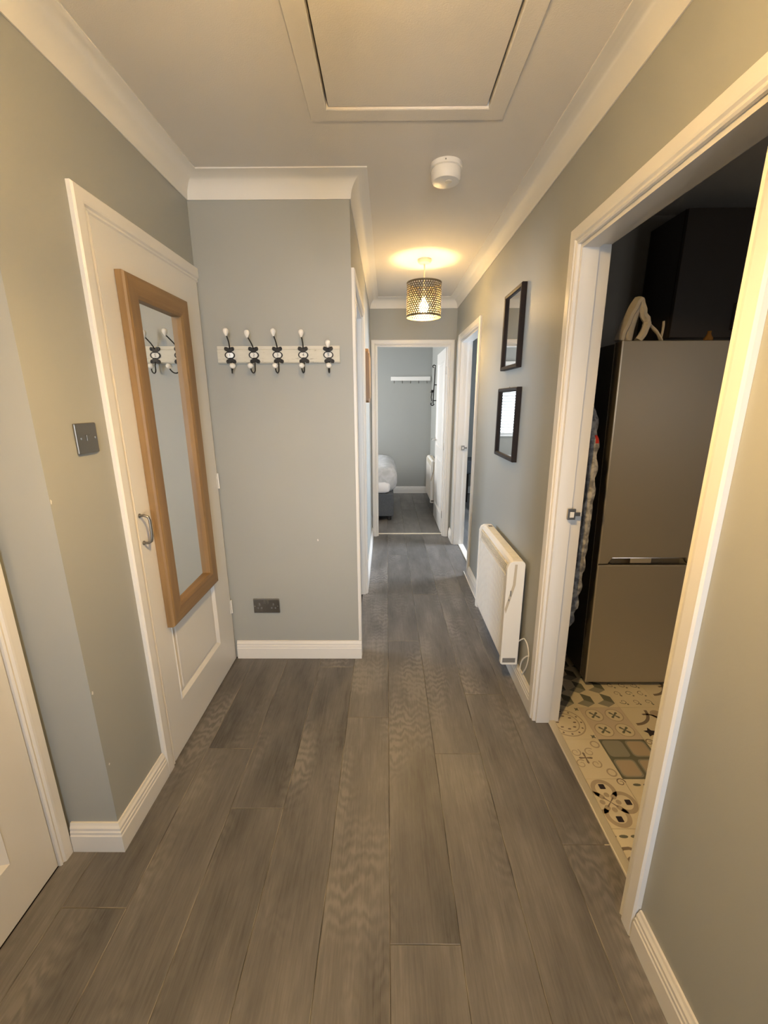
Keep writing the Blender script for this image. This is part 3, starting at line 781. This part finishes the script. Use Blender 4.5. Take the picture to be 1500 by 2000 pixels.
for i, (x, sl, _, zt, sb) in enumerate(spec):
    m = MB(); zc = 1.671
    bowtie(m, x - .001, zc + .011, 1); bowtie(m, x + .004, zc - .011, -1)
    # oval rim
    n = 28
    for k in range(n):
        def q(t, r, y): return (x + 1.32 * r * math.cos(t), y, zc + .93 * r * math.sin(t))
        t0, t1 = 2 * PI * k / n, 2 * PI * (k + 1) / n
        m.face([q(t0, .0185, FY - .006), q(t1, .0185, FY - .006), q(t1, .0145, FY - .006), q(t0, .0145, FY - .006)])
        m.face([q(t0, .0185, FY - .006), q(t1, .0185, FY - .006), q(t1, .0185, FY - .0002), q(t0, .0185, FY - .0002)])
        m.face([q(t0, .0145, FY - .006), q(t1, .0145, FY - .006), q(t1, .0145, FY - .001), q(t0, .0145, FY - .001)])
    up = [(x, FY - .003, zc + .030), (x - sl * .25, FY - .012, zc + .038)]
    tip = (x - sl - .018 * 0, FY - .085, zt + .0)
    for t in (.35, .6, .85, 1):
        tt = t
        up.append((x - sl * .25 + (tip[0] - x + sl * .25) * tt, FY - .012 + (tip[1] - FY + .012) * (tt ** 1.25), zc + .038 + (tip[2] - .015 - zc - .038) * tt))
    m.tube(up, .0030, 8)
    lo = [(x + .003, FY - .003, zc - .030), (x + .004, FY - .010, zc - .046)]
    R = .020; cx_, cy_, cz_ = x + .004, FY - .036, zc - .064
    for k in range(1, 8):
        an = -.15 + (PI + .25) * k / 7
        lo.append((x + .004 + sb * (k / 7) ** 1.2, cy_ + .026 * math.cos(an), cz_ - .020 * math.sin(an)))
    m.tube(lo, .0030, 8)
    hk = m.build('hook', M_iron, rk, smooth=True)
    kb = MB(); kb.lathe((up[-1][0], up[-1][1] - .001, up[-1][2] - .002), [(.0045, -.004), (.006, 0), (.0105, .008), (.0125, .016), (.0115, .023), (.007, .028), (0, .0295)], 18)
    kb.build('knob', M_ceramic, hk, smooth=True)
    kb = MB(); e = lo[-1]; kb.ball((e[0], e[1] - .003, e[2] + .009), .0135, 16, sq=(1.05, 1, .92)); kb.build('knob', M_ceramic, hk, smooth=True)
    ov = MB(); ov.face([(x + 1.32 * .0147 * math.cos(2 * PI * k / 24), FY - .0035, zc + .93 * .0147 * math.sin(2 * PI * k / 24)) for k in range(24)])
    ov.build('number_plate', M_ceramic, hk)
    cu = bpy.data.curves.new('number', 'FONT'); cu.body = str(i + 1); cu.size = .019; cu.align_x = 'CENTER'; cu.align_y = 'CENTER'; cu.extrude = .0003
    to = bpy.data.objects.new('tmp', cu); C.objects.link(to); bpy.context.view_layer.update()
    me = bpy.data.meshes.new_from_object(to.evaluated_get(bpy.context.evaluated_depsgraph_get())); bpy.data.objects.remove(to)
    me.materials.clear(); me.materials.append(M_black)
    no = bpy.data.objects.new('number', me); C.objects.link(no); no.parent = hk
    no.rotation_euler = (PI / 2, 0, 0); no.location = Vector((x, FY - .0042, zc)) - Vector(rk.location)

# ---------------------------------------------------------------- wooden plaque in the corridor
pq = thing('wooden_plaque', 'rustic wooden plaque on the left corridor wall, seen edge-on', 'plaque', (-e_, 3.28, 1.44))
pts = [(3.13, 1.445), (3.40, 1.445), (3.44, 1.46), (3.44, 1.77), (3.41, 1.80), (3.36, 1.815), (3.16, 1.815), (3.12, 1.79), (3.12, 1.46)]
MB().prism(pts, -e_ + .0005, -e_ + .036, 0).build('board', M_oakbox, pq, bevel=.003)
pts2 = [(3.15, 1.475), (3.41, 1.475), (3.41, 1.765), (3.385, 1.785), (3.17, 1.785), (3.15, 1.765)]
MB().prism(pts2, -e_ + .036, -e_ + .041, 0).build('face_panel', M_oak_v, pq)

# ---------------------------------------------------------------- pictures
def print_mat(name, base, mark, cy, cz, ry, rz):
    m = new_mat(name, base, .6); N, L, b = nodes(m)
    tc = N.new('ShaderNodeTexCoord'); mp_ = N.new('ShaderNodeMapping'); mp_.inputs['Location'].default_value = (0, -cy / ry, -cz / rz)
    mp_.inputs['Scale'].default_value = (0, 1 / ry, 1 / rz); L.new(tc.outputs['Object'], mp_.inputs['Vector'])
    g = N.new('ShaderNodeTexGradient'); g.gradient_type = 'SPHERICAL'; L.new(mp_.outputs[0], g.inputs[0])
    n = noise(N, L, tc.outputs['Object'], 40, 3)
    mu = N.new('ShaderNodeMath'); mu.operation = 'MULTIPLY'; L.new(g.outputs['Fac'], mu.inputs[0]); L.new(n, mu.inputs[1])
    L.new(ramp(N, L, mu.outputs[0], [(.12, base), (.3, mark)]), b.inputs['Base Color'])
    return m
def picture(label, ya, yb, za, zb, mat, tilt=0):
    p = thing('framed_picture', label, 'picture', (c, (ya + yb) / 2, za))
    m = MB(); ring_sweep(m, ya + .022, yb - .022, za + .022, zb - .022, [(0, .001), (.022, .001), (.022, .024), (.018, .028), (.004, .026), (0, .020)], lambda s, q, t: (c - q, s, t))
    m.build('frame', M_darkwood, p)
    MB().box((c - .006, ya + .021, za + .021), (c - .002, yb - .021, zb - .021)).build('print', mat, p)
    MB().face([(c - .014, ya + .021, za + .021), (c - .014, yb - .021, za + .021), (c - .014, yb - .021, zb - .021), (c - .014, ya + .021, zb - .021)]).build('glass', M_glass, p)
    MB().tube([(c - .012, (ya + yb) / 2 - .01, zb), (c - .012, (ya + yb) / 2, zb + .006), (c - .012, (ya + yb) / 2 + .01, zb)], .0015, 6).build('hanger', M_steel, p)
    return p
pr1 = print_mat('pale_leaf_print', (.62, .59, .52), (.25, .26, .26), 0, .16, .05, .08)
pr2 = print_mat('pale_grey_print', (.45, .46, .46), (.32, .33, .33), 0, .18, .10, .12)
picture('upper dark framed picture with pale print on the right wall', 2.285, 2.600, 1.622, 2.022, pr1)
picture('lower dark framed picture mirroring the bedroom window blind', 2.242, 2.615, 1.135, 1.524, pr2)

# ---------------------------------------------------------------- electric radiators
def heater(loc, label, cable):
    """wall heater, local box: y 0..W, x 0 (wall side) to -D, z 0..Hh"""
    W, D, Hh = .65, .088, .565
    h = thing('electric_radiator', label, 'radiator', loc, 'white electric panel radiators')
    L0 = Vector(loc)
    def P(pts): return [(L0.x + x, L0.y + y, L0.z + z) for x, y, z in pts]
    # casing: section in x-z with rounded top front
    sec = [(0, 0), (-.064, 0), (-.070, .004), (-.070, Hh - .022), (-.064, Hh - .008), (-.050, Hh), (-.010, Hh), (0, Hh - .010)]
    def ext(sec, ya, yb, name, mat, par, bev=0):
        m = MB(); n = len(sec)
        m.add(P([(x, ya, z) for x, z in sec] + [(x, yb, z) for x, z in sec]), [tuple(range(n)), tuple(range(n, 2 * n))] + [(i, (i + 1) % n, n + (i + 1) % n, n + i) for i in range(n)])
        return m.build(name, mat, par, bevel=bev)
    ext(sec, .022, W - .020, 'casing', M_white, h)
    # front panel with fine ribs
    sec2 = [(-.0702, .02), (-.080, .02), (-.083, .03), (-.083, Hh - .085), (-.0702, Hh - .085)]
    fp = ext(sec2, .024, W - .022, 'front_panel', M_white, h)
    n = 26
    for k in range(n):
        y = .035 + (W - .07) * k / (n - 1)
        m = MB(); m.box(*P([(-.0845, y - .004, .035), (-.0828, y + .004, Hh - .095)])); m.build('rib', M_white, fp)
    # outlet grille below top edge
    gm = MB()
    for r in range(5):
        z = Hh - .075 + r * .0105
        gm.box(*P([(-.079, .03, z), (-.0702, W - .03, z + .004)]))
    for k in range(30):
        y = .035 + (W - .07) * k / 29
        gm.box(*P([(-.077, y - .001, Hh - .078), (-.0702, y + .001, Hh - .022)]))
    gm.build('front_grille', M_cream, h)
    # top grille
    gt = MB()
    for k in range(34):
        y = .05 + (W - .10) * k / 33
        gt.box(*P([(-.052, y - .003, Hh), (-.012, y + .003, Hh + .0025)]))
    gt.build('top_grille', M_cream, h)
    MB().box(*P([(-.040, W - .055, Hh + .001), (-.018, W - .035, Hh + .004)])).build('badge', M_greyin, h)
    # end caps, rounded
    capsec = [(0, -.004), (-.078, -.004), (-.088, .004), (-.088, Hh - .032), (-.078, Hh - .006), (-.060, Hh + .004), (-.016, Hh + .004), (-.004, Hh - .004), (0, Hh - .016)]
    cap = ext(capsec, 0, .024, 'end_cap', M_white, h, bev=.003)
    ext(capsec, W - .022, W, 'end_cap', M_white, h, bev=.003)
    # slanted recess on near cap, its shade put in as flat tan colour
    m = MB()
    m.add(P([(-.052, -.0012, Hh - .012), (-.040, -.0012, Hh - .012), (-.042, -.0012, Hh - .12), (-.080, -.0012, Hh - .275), (-.087, -.0012, Hh - .250), (-.056, -.0012, Hh - .12)]), [(0, 1, 2, 5), (5, 2, 3, 4)])
    m.build('recess_shade', M_recess_shade, cap)
    m = MB()
    m.box(*P([(-.066, -.0035, Hh - .180), (-.060, -.0005, Hh - .150)])); m.box(*P([(-.072, -.0035, Hh - .205), (-.067, -.0005, Hh - .195)])); m.build('switch', M_greyin, cap)
    MB().box(*P([(-.078, -.001, .010), (-.012, .0, .036)])).build('rating_label', M_greyin, cap)
    if cable:
        pts = [(-.012, .03, .10), (.010, -.02, .16), (.010, -.06, .175), (.012, -.095, .16), (.013, -.112, .12), (.010, -.105, .06), (.010, -.075, .01), (.010, -.055, -.022)]
        pts2 = [(.010, -.115, .125), (.008, -.085, .10), (.008, -.045, .055), (.010, -.022, .01), (.010, -.020, -.022)]
        def smooth(p, n=6):
            out = []
            for i in range(len(p) - 1):
                p0 = Vector(p[max(i - 1, 0)]); p1 = Vector(p[i]); p2 = Vector(p[i + 1]); p3 = Vector(p[min(i + 2, len(p) - 1)])
                for k in range(n):
                    t = k / n; out.append(.5 * ((2 * p1) + (p2 - p0) * t + (2 * p0 - 5 * p1 + 4 * p2 - p3) * t * t + (3 * p1 - p0 - 3 * p2 + p3) * t ** 3))
            out.append(Vector(p[-1])); return out
        m = MB(); m.tube(P(smooth(pts)), .0032, 8); m.tube(P(smooth(pts2)), .0032, 8)
        m.build('cable', M_white, h, smooth=True)
    # wall brackets
    for y in (.12, W - .12): MB().box(*P([(0, y - .02, .12), (.0183, y + .02, .42)])).build('bracket', M_white, h)
    return h
heater((.675, 1.908, .132), 'white electric radiator on the right hallway wall, nearest the camera', True)
heater((.675, 5.55, .118), 'white electric radiator in the bedroom behind the open door', False)
cb = MB().tube([(.672, 2.75, .004), (.671, 2.9, .004), (.672, 3.2, .004), (.676, 3.44, .004)], .004, 6).build('floor_cable', M_white)
tag(cb, 'thin white cable lying along the skirting board past the radiator', 'cable')

# ---------------------------------------------------------------- smoke alarm
sa = thing('smoke_alarm', 'round white smoke alarm on the ceiling before the pendant lamp', 'smoke alarm', (.252, 2.08, HC))
MB().lathe((.252, 2.08, HC), [(0, -.0005), (.067, -.0005), (.067, -.018), (.062, -.021), (0, -.021)], 40).build('base', M_white, sa, smooth=True)
MB().lathe((.252, 2.08, HC), [(.060, -.021), (.063, -.027), (.062, -.055), (.056, -.064), (.040, -.067), (0, -.068)], 40).build('body', M_white, sa, smooth=True)
MB().lathe((.262, 2.065, HC - .0665), [(.0, -.004), (.014, -.003), (.016, 0)], 20).build('test_button', M_cream, sa, smooth=True)
MB().ball((.242, 2.014, HC - .010), .003, 8).build('indicator', M_greyin, sa)

# ---------------------------------------------------------------- pendant lamps
def pendant(x, y, label, power):
    p = thing('pendant_lamp', label, 'lamp', (x, y, HC), 'perforated brass pendant lamps')
    MB().lathe((x, y, HC), [(0, -.0005), (.048, -.0005), (.049, -.010), (.040, -.024), (.012, -.030), (0, -.030)], 32).build('ceiling_rose', M_cream, p, smooth=True)
    MB().tube([(x, y, HC - .029), (x, y, 2.225)], .005, 10).build('cord', M_cream, p, smooth=True)
    MB().lathe((x, y, 0), [(0, 2.226), (.014, 2.226), (.018, 2.215), (.018, 2.175), (.014, 2.172), (0, 2.172)], 20).build('lamp_holder', M_cream, p, smooth=True)
    R, zb, zt = .123, 2.038, 2.268
    m = MB(); nu, nv = 44, 15; zl, zh = zb + .012, zt - .010
    def pt(u, v, r=R):
        an = 2 * PI * u / nu; return (x + r * math.cos(an), y + r * math.sin(an), zl + (zh - zl) * v / nv)
    ku, kv = .33, .40
    for i in range(nu):
        for j in range(nv):
            of = .5 if j % 2 else 0
            c_, d_ = i + .5 + of, j + .5
            D = [(c_ + ku, d_), (c_, d_ + kv), (c_ - ku, d_), (c_, d_ - kv)]
            mid = [(i + 1 + of, d_), (c_, j + 1), (i + of, d_), (c_, j)]
            cor = [(i + 1 + of, j + 1), (i + of, j + 1), (i + of, j), (i + 1 + of, j)]
            for q in range(4):
                q2 = (q + 1) % 4
                m.face([pt(*D[q]), pt(*mid[q]), pt(*cor[q]), pt(*mid[q2]), pt(*D[q2])])
    sh = m.build('lamp_shade', M_shade, p)
    for za, zb_ in ((zb, zb + .012), (zt - .010, zt)):
        MB().lathe((x, y, 0), [(R + .0005, za), (R + .0015, za), (R + .0015, zb_), (R + .0005, zb_), (R - .001, zb_), (R - .001, za), (R + .0005, za)], 48).build('rim', M_shade, sh, smooth=True)
    m = MB()
    for k in range(3):
        an = 2 * PI * k / 3 + .4
        m.tube([(x + .017 * math.cos(an), y + .017 * math.sin(an), 2.205), (x + (R - .0015) * math.cos(an), y + (R - .0015) * math.sin(an), 2.262)], .0018, 6)
    m.build('spider', M_shade, sh)
    MB().lathe((x, y, 0), [(.012, 2.172), (.016, 2.160), (.028, 2.135), (.034, 2.110), (.032, 2.090), (.022, 2.072), (0, 2.065)], 20).build('bulb', bulb_mat('lit_bulb', power), p, smooth=True)
    return p
pendant(.268, 3.30, 'perforated brass drum pendant lamp lit above the corridor', LAMP_FAR)
pendant(-.06, .60, 'perforated brass drum pendant lamp over the near hallway, above the frame', LAMP_NEAR)

# ---------------------------------------------------------------- bedroom things
rl = thing('hook_rail', 'white rail with small hooks on the bedroom wall', 'hook rail', (.366, 6.73, 1.757))
MB().box((.064, 6.705, 1.757), (.668, 6.7295, 1.817)).build('rail', M_white, rl, bevel=.002)
for k in range(5):
    x = .115 + k * .125
    MB().tube([(x, 6.716, 1.757), (x, 6.700, 1.735), (x, 6.680, 1.722), (x, 6.668, 1.735)], .006, 8).build('hook', M_steel, rl, smooth=True)
sc = thing('iron_wall_sconce', 'black wrought iron scroll sconce on the bedroom wall above the radiator', 'sconce', (c, 5.72, 1.4))
m = MB(); X0 = c - .0125
def scroll(cx, cz, r, a0, a1, n=14): return [(cx + r * (1 - .45 * i / n) * math.cos(a0 + (a1 - a0) * i / n), 5.72, cz + r * (1 - .45 * i / n) * math.sin(a0 + (a1 - a0) * i / n)) for i in range(n + 1)]
m.tube([(.612, 5.72, 1.42), (.614, 5.72, 1.55), (.624, 5.72, 1.70), (.628, 5.72, 1.88)], .007, 8)
m.tube(scroll(.612, 1.885, .022, 0, 4.6), .006, 8); m.tube(scroll(.600, 1.42, .024, 0, -4.4), .007, 8)
m.tube([(.618, 5.72, 1.60), (.594, 5.72, 1.56), (.586, 5.72, 1.50), (.596, 5.72, 1.45)], .006, 8)
m.tube([(c - .0005, 5.72, 1.66), (.620, 5.72, 1.66)], .006, 8); m.tube([(c - .0005, 5.72, 1.46), (.612, 5.72, 1.46)], .006, 8)
m.build('scroll_arm', M_iron, sc, smooth=True)
MB().lathe((.594, 5.72, 1.565), [(0, -.004), (.022, 0), (.024, .006), (.013, .010), (.012, .03), (0, .032)], 14).build('candle_cup', M_iron, sc, smooth=True)

bd = thing('bed', 'bed with slate grey base, white sheet and pale quilt through the bedroom door', 'bed', (-.9, 5.75, 0))
MB().box((-1.9, 5.08, .055), (.085, 6.45, .345)).build('base', M_bedgrey, bd, bevel=.012)
for (x, y) in ((.03, 5.13), (-1.8, 5.13), (.03, 6.38), (-1.8, 6.38)):
    MB().lathe((x, y, 0), [(0, 0), (.022, 0), (.026, .01), (.026, .056), (0, .056)], 14).build('foot', M_black, bd)
def soft_box(x0, x1, y0, y1, z0, z1, r, amp, nx=30, ny=22, nz=6, seed=3):
    bm = bmesh.new()
    bmesh.ops.create_grid(bm, x_segments=2, y_segments=2, size=1); bm.free()
    m = MB(); rnd = random.Random(seed); ph = [rnd.random() * 6 for _ in range(8)]
    cx, cy, cz = (x0 + x1) / 2, (y0 + y1) / 2, (z0 + z1) / 2; hx, hy, hz = (x1 - x0) / 2, (y1 - y0) / 2, (z1 - z0) / 2
    def pos(p):
        q = Vector(p); inner = Vector((max(-hx + r, min(hx - r, q.x)), max(-hy + r, min(hy - r, q.y)), max(-hz + r * .9, min(hz - r * .9, q.z))))
        d = q - inner
        if d.length > 1e-6: q = inner + d.normalized() * r
        wv = amp * (math.sin(q.x * 9 + ph[0]) * math.sin(q.y * 11 + ph[1]) + .5 * math.sin(q.x * 21 + ph[2] + q.z * 15) * math.sin(q.y * 19 + ph[3]))
        nn = d.normalized() if d.length > 1e-6 else Vector((0, 0, 1))
        q = q + nn * wv
        return (cx + q.x, cy + q.y, cz + q.z)
    def grid(f, n1, n2):
        for i in range(n1):
            for j in range(n2):
                m.face([pos(f(i / n1, j / n2)), pos(f((i + 1) / n1, j / n2)), pos(f((i + 1) / n1, (j + 1) / n2)), pos(f(i / n1, (j + 1) / n2))])
    L_ = lambda t, h: -h + 2 * h * t
    grid(lambda u, v: (L_(u, hx), L_(v, hy), hz), nx, ny); grid(lambda u, v: (L_(u, hx), L_(v, hy), -hz), nx, ny)
    grid(lambda u, v: (L_(u, hx), hy, L_(v, hz)), nx, nz); grid(lambda u, v: (L_(u, hx), -hy, L_(v, hz)), nx, nz)
    grid(lambda u, v: (hx, L_(u, hy), L_(v, hz)), ny, nz); grid(lambda u, v: (-hx, L_(u, hy), L_(v, hz)), ny, nz)
    return m
soft_box(-1.88, .040, 5.075, 6.44, .346, .470, .055, .002).build('mattress', M_sheet, bd, smooth=True)
soft_box(-1.86, .125, 5.16, 6.46, .34, .655, .13, .010).build('quilt', M_duvet, bd, smooth=True)

# far right room: a little of its furniture shows past the door edge
st = thing('padded_stool', 'dark grey padded stool glimpsed through the far right doorway', 'stool', (1.34, 6.3, 0))
MB().box((1.14, 6.05, .42), (1.54, 6.50, .62)).build('cushion', M_bedgrey, st, bevel=.03)
for sx in (1.18, 1.50):
    for sy in (6.09, 6.46): MB().tube([(sx, sy, 0), (sx, sy, .43)], [.016, .022], 10).build('leg', M_darkwood, st)
rf = sroot('floor', (0, 0, 0), 'dark wood floor of the far right room', 'floor')
for k in range(12):
    MB().box((.742 + k * .19, 2.71, -.014), (.742 + k * .19 + .1885, 6.728, -.0008)).build('plank', M_plank, rf)

# ---------------------------------------------------------------- kitchen things
fr = thing('fridge_freezer', 'tall silver fridge-freezer in the dark kitchen', 'fridge', (1.33, 2.2, 0))
def fsh(x, y, z): return (x - .040 * z / 1.70, y, z)
FX0, FX1 = 1.037, 1.635
m = MB().box((FX0 + .004, 1.972, .03), (FX1 - .004, 2.53, 1.695)); m.shear(fsh).build('body', M_fridgeside, fr, bevel=.004)
# upper door with a scooped grip along its lower edge
y0f, y1f = 1.900, 1.966
poly = [(FX0, .690), (FX0 + .045, .690), (FX0 + .065, .722), (FX0 + .42, .722), (FX0 + .44, .690), (FX1, .690), (FX1, 1.698), (FX0, 1.698)]
m = MB().prism(poly, y0f, y1f - .001, 1); m.shear(fsh); dU = m.build('door', M_fridge, fr, bevel=.003)
m = MB().box((FX0, y0f, .030), (FX1, y1f - .001, .683)); m.shear(fsh); m.build('door', M_fridge, fr, bevel=.003)
m = MB()   # concave grip surface inside the scoop
n = 8
for k in range(n):
    t0, t1 = k / n * PI / 2, (k + 1) / n * PI / 2
    f = lambda t: (y0f + .030 * math.sin(t) + .002, .692 + .028 * (1 - math.cos(t)) + .0)
    (ya, za), (yb, zb) = f(t0), f(t1)
    m.face([(FX0 + .06, ya, za), (FX0 + .425, ya, za), (FX0 + .425, yb, zb), (FX0 + .06, yb, zb)])
m.shear(fsh); m.build('grip', M_chrome, dU, smooth=True)
m = MB().box((FX0 - .0012, y0f + .004, .034), (FX0 - .0001, y1f - .003, 1.696)); m.shear(fsh); m.build('door_side', new_mat('dark_steel_side', (.14, .125, .105), .45, .3), dU)
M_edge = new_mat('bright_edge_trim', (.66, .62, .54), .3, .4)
for (ya, yb) in ((y0f + .0005, y0f + .006), (y1f - .009, y1f - .004)):
    m = MB().box((FX0 - .0018, ya, .035), (FX0 - .0002, yb, 1.697)); m.shear(fsh); m.build('edge_trim', M_edge, dU)
for (za, zb) in ((.034, .682), (.692, 1.697)):
    m = MB().box((FX0 - .0022, y0f - .0012, za), (FX0 + .0035, y0f + .003, zb)); m.shear(fsh); m.build('edge_trim', M_edge, dU)
m = MB().box((FX0 + .155, y0f + .004, .694), (FX0 + .255, y0f + .008, .717)); m.shear(fsh); m.build('grip_highlight', M_edge, dU, bevel=.001)  # bright plate standing in for the reflection at the middle of the grip
for x in (FX0 + .05, FX1 - .05):
    for y in (1.95, 2.48): MB().lathe((x, y, 0), [(0, 0), (.018, 0), (.018, .03), (0, .03)], 12).build('foot', M_black, fr)
MB().box((FX0 + .06, 1.98, 0.002), (FX1 - .06, 2.0, .029)).build('plinth_grille', M_black, fr)

# white strap on the fridge
def ribbon(m, path, wd, th=.004):
    P = [Vector(p) for p in path]; out = []
    for i in range(len(P) - 1):
        p0, p1, p2, p3 = P[max(i - 1, 0)], P[i], P[i + 1], P[min(i + 2, len(P) - 1)]
        for k in range(4):
            t = k / 4; out.append(.5 * ((2 * p1) + (p2 - p0) * t + (2 * p0 - 5 * p1 + 4 * p2 - p3) * t * t + (3 * p1 - p0 - 3 * p2 + p3) * t ** 3))
    out.append(P[-1]); rows = []
    for i, p in enumerate(out):
        d = (out[min(i + 1, len(out) - 1)] - out[max(i - 1, 0)]).normalized(); n_ = d.cross(Vector((0, 1, 0))).normalized() * th
        s_ = Vector((0, 1, 0)) * wd / 2 * (1 + .15 * math.sin(i * 1.3))
        rows.append([p - s_ - n_ * .4, p - s_ * .4 - n_, p + s_ * .4 - n_ * .8, p + s_ - n_ * .4, p + s_ + n_ * .4, p + s_ * .4 + n_, p - s_ * .4 + n_ * .8, p - s_ + n_ * .4])
    for A, B in zip(rows, rows[1:]):
        for j in range(8): m.face([A[j], A[(j + 1) % 8], B[(j + 1) % 8], B[j]])
    m.face(rows[0]); m.face(rows[-1])
m = MB(); Y = 1.97; zz = 1.7055
ribbon(m, [(1.016, Y, zz), (1.026, Y, 1.745), (1.045, Y, 1.80), (1.066, Y, 1.85), (1.080, Y, 1.872)], .05, .017)
ribbon(m, [(1.050, Y, zz), (1.056, Y, 1.76), (1.067, Y, 1.82), (1.080, Y, 1.872)], .03, .018)
ribbon(m, [(1.080, Y, 1.872), (1.095, Y, 1.845), (1.106, Y, 1.812), (1.122, Y, 1.79), (1.126, Y, 1.77), (1.116, Y, 1.735), (1.098, Y, zz)], .04, .017)
ribbon(m, [(1.126, Y, 1.782), (1.15, Y, 1.762), (1.180, Y, 1.735), (1.200, Y, zz)], .02, .006)
ribbon(m, [(1.196, Y, zz), (1.200, Y, 1.75), (1.198, Y, 1.785)], .012, .004)
o = m.build('white_strap', M_cloth, smooth=True); tag(o, 'crumpled white fabric strap lying on top of the fridge-freezer', 'strap')
bo = MB().lathe((1.46, 2.05, 0), [(0, 1.7), (.018, 1.7), (.019, 1.725), (.012, 1.735), (.008, 1.745), (.008, 1.756), (0, 1.757)], 14).build('small_bottle', new_mat('amber_glass', (.35, .18, .05), .1), smooth=True)
tag(bo, 'small amber bottle standing on the fridge-freezer', 'bottle')
wc = thing('wall_cabinet', 'very dark kitchen wall cabinet above the fridge-freezer', 'cabinet', (1.75, 2.6, 1.76))
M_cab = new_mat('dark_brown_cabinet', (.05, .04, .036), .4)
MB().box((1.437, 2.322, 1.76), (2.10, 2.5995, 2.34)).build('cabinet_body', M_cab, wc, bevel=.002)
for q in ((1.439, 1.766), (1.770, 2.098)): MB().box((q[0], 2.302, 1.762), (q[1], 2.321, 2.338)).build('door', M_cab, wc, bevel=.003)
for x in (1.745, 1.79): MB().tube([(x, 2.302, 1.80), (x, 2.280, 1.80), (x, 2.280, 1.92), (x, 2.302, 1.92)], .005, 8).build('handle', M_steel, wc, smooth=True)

# ironing board standing against the kitchen side of the hallway wall
ib = thing('ironing_board', 'ironing board in grey patterned cover standing behind the kitchen doorway', 'ironing board', (.84, 1.9, 0))
zs = [.36, .40, .46, .56, .645, .8, .96, 1.09, 1.2, 1.28, 1.36, 1.42, 1.46, 1.475]
yn = [1.86, 1.80, 1.768, 1.745, 1.735, 1.725, 1.722, 1.724, 1.730, 1.742, 1.765, 1.80, 1.85, 1.90]
yfar = [1.98, 2.03, 2.06, 2.065, 2.065, 2.062, 2.058, 2.052, 2.045, 2.030, 2.008, 1.98, 1.94, 1.91]
def interp(z, ys):
    for i in range(len(zs) - 1):
        if z <= zs[i + 1]: t = (z - zs[i]) / (zs[i + 1] - zs[i]); return ys[i] + (ys[i + 1] - ys[i]) * t
    return ys[-1]
m = MB(); rnd = random.Random(5); N_ = 70; rws = []
for k in range(N_ + 1):
    z = .36 + (1.475 - .36) * k / N_; r1 = .006 * math.sin(k * .95) + .003 * rnd.uniform(-1, 1)
    ya, yb = interp(z, yn) + r1, interp(z, yfar) - r1; t = .017 + .004 * math.sin(k * 1.1 + 1)
    xm = .862; rws.append([(xm - .02, ya + .012, z), (xm - .006, ya, z), (xm + t * .5, ya + .003, z), (xm + t, ya + .02, z), (xm + t + .002, (ya + yb) / 2, z), (xm + t, yb - .02, z), (xm, yb, z), (xm - .02, yb - .012, z)])
for A, B in zip(rws, rws[1:]):
    for j in range(8): m.face([A[j], A[(j + 1) % 8], B[(j + 1) % 8], B[j]], 1 if (1.275 < A[0][2] < 1.30 and j == 1) else 0)
m.face(rws[0]); m.face(rws[-1])
m.build('cover', [M_ironcover, M_red], ib, smooth=True)
m = MB(); m.tube([(.828, 1.82, .012), (.828, 1.84, .5), (.832, 1.90, 1.1)], .009, 8); m.tube([(.828, 2.0, .012), (.828, 1.98, .5), (.832, 1.92, 1.1)], .009, 8); m.tube([(.828, 1.80, .010), (.828, 2.03, .010)], .010, 8)
m.build('leg_frame', M_steel, ib, smooth=True)
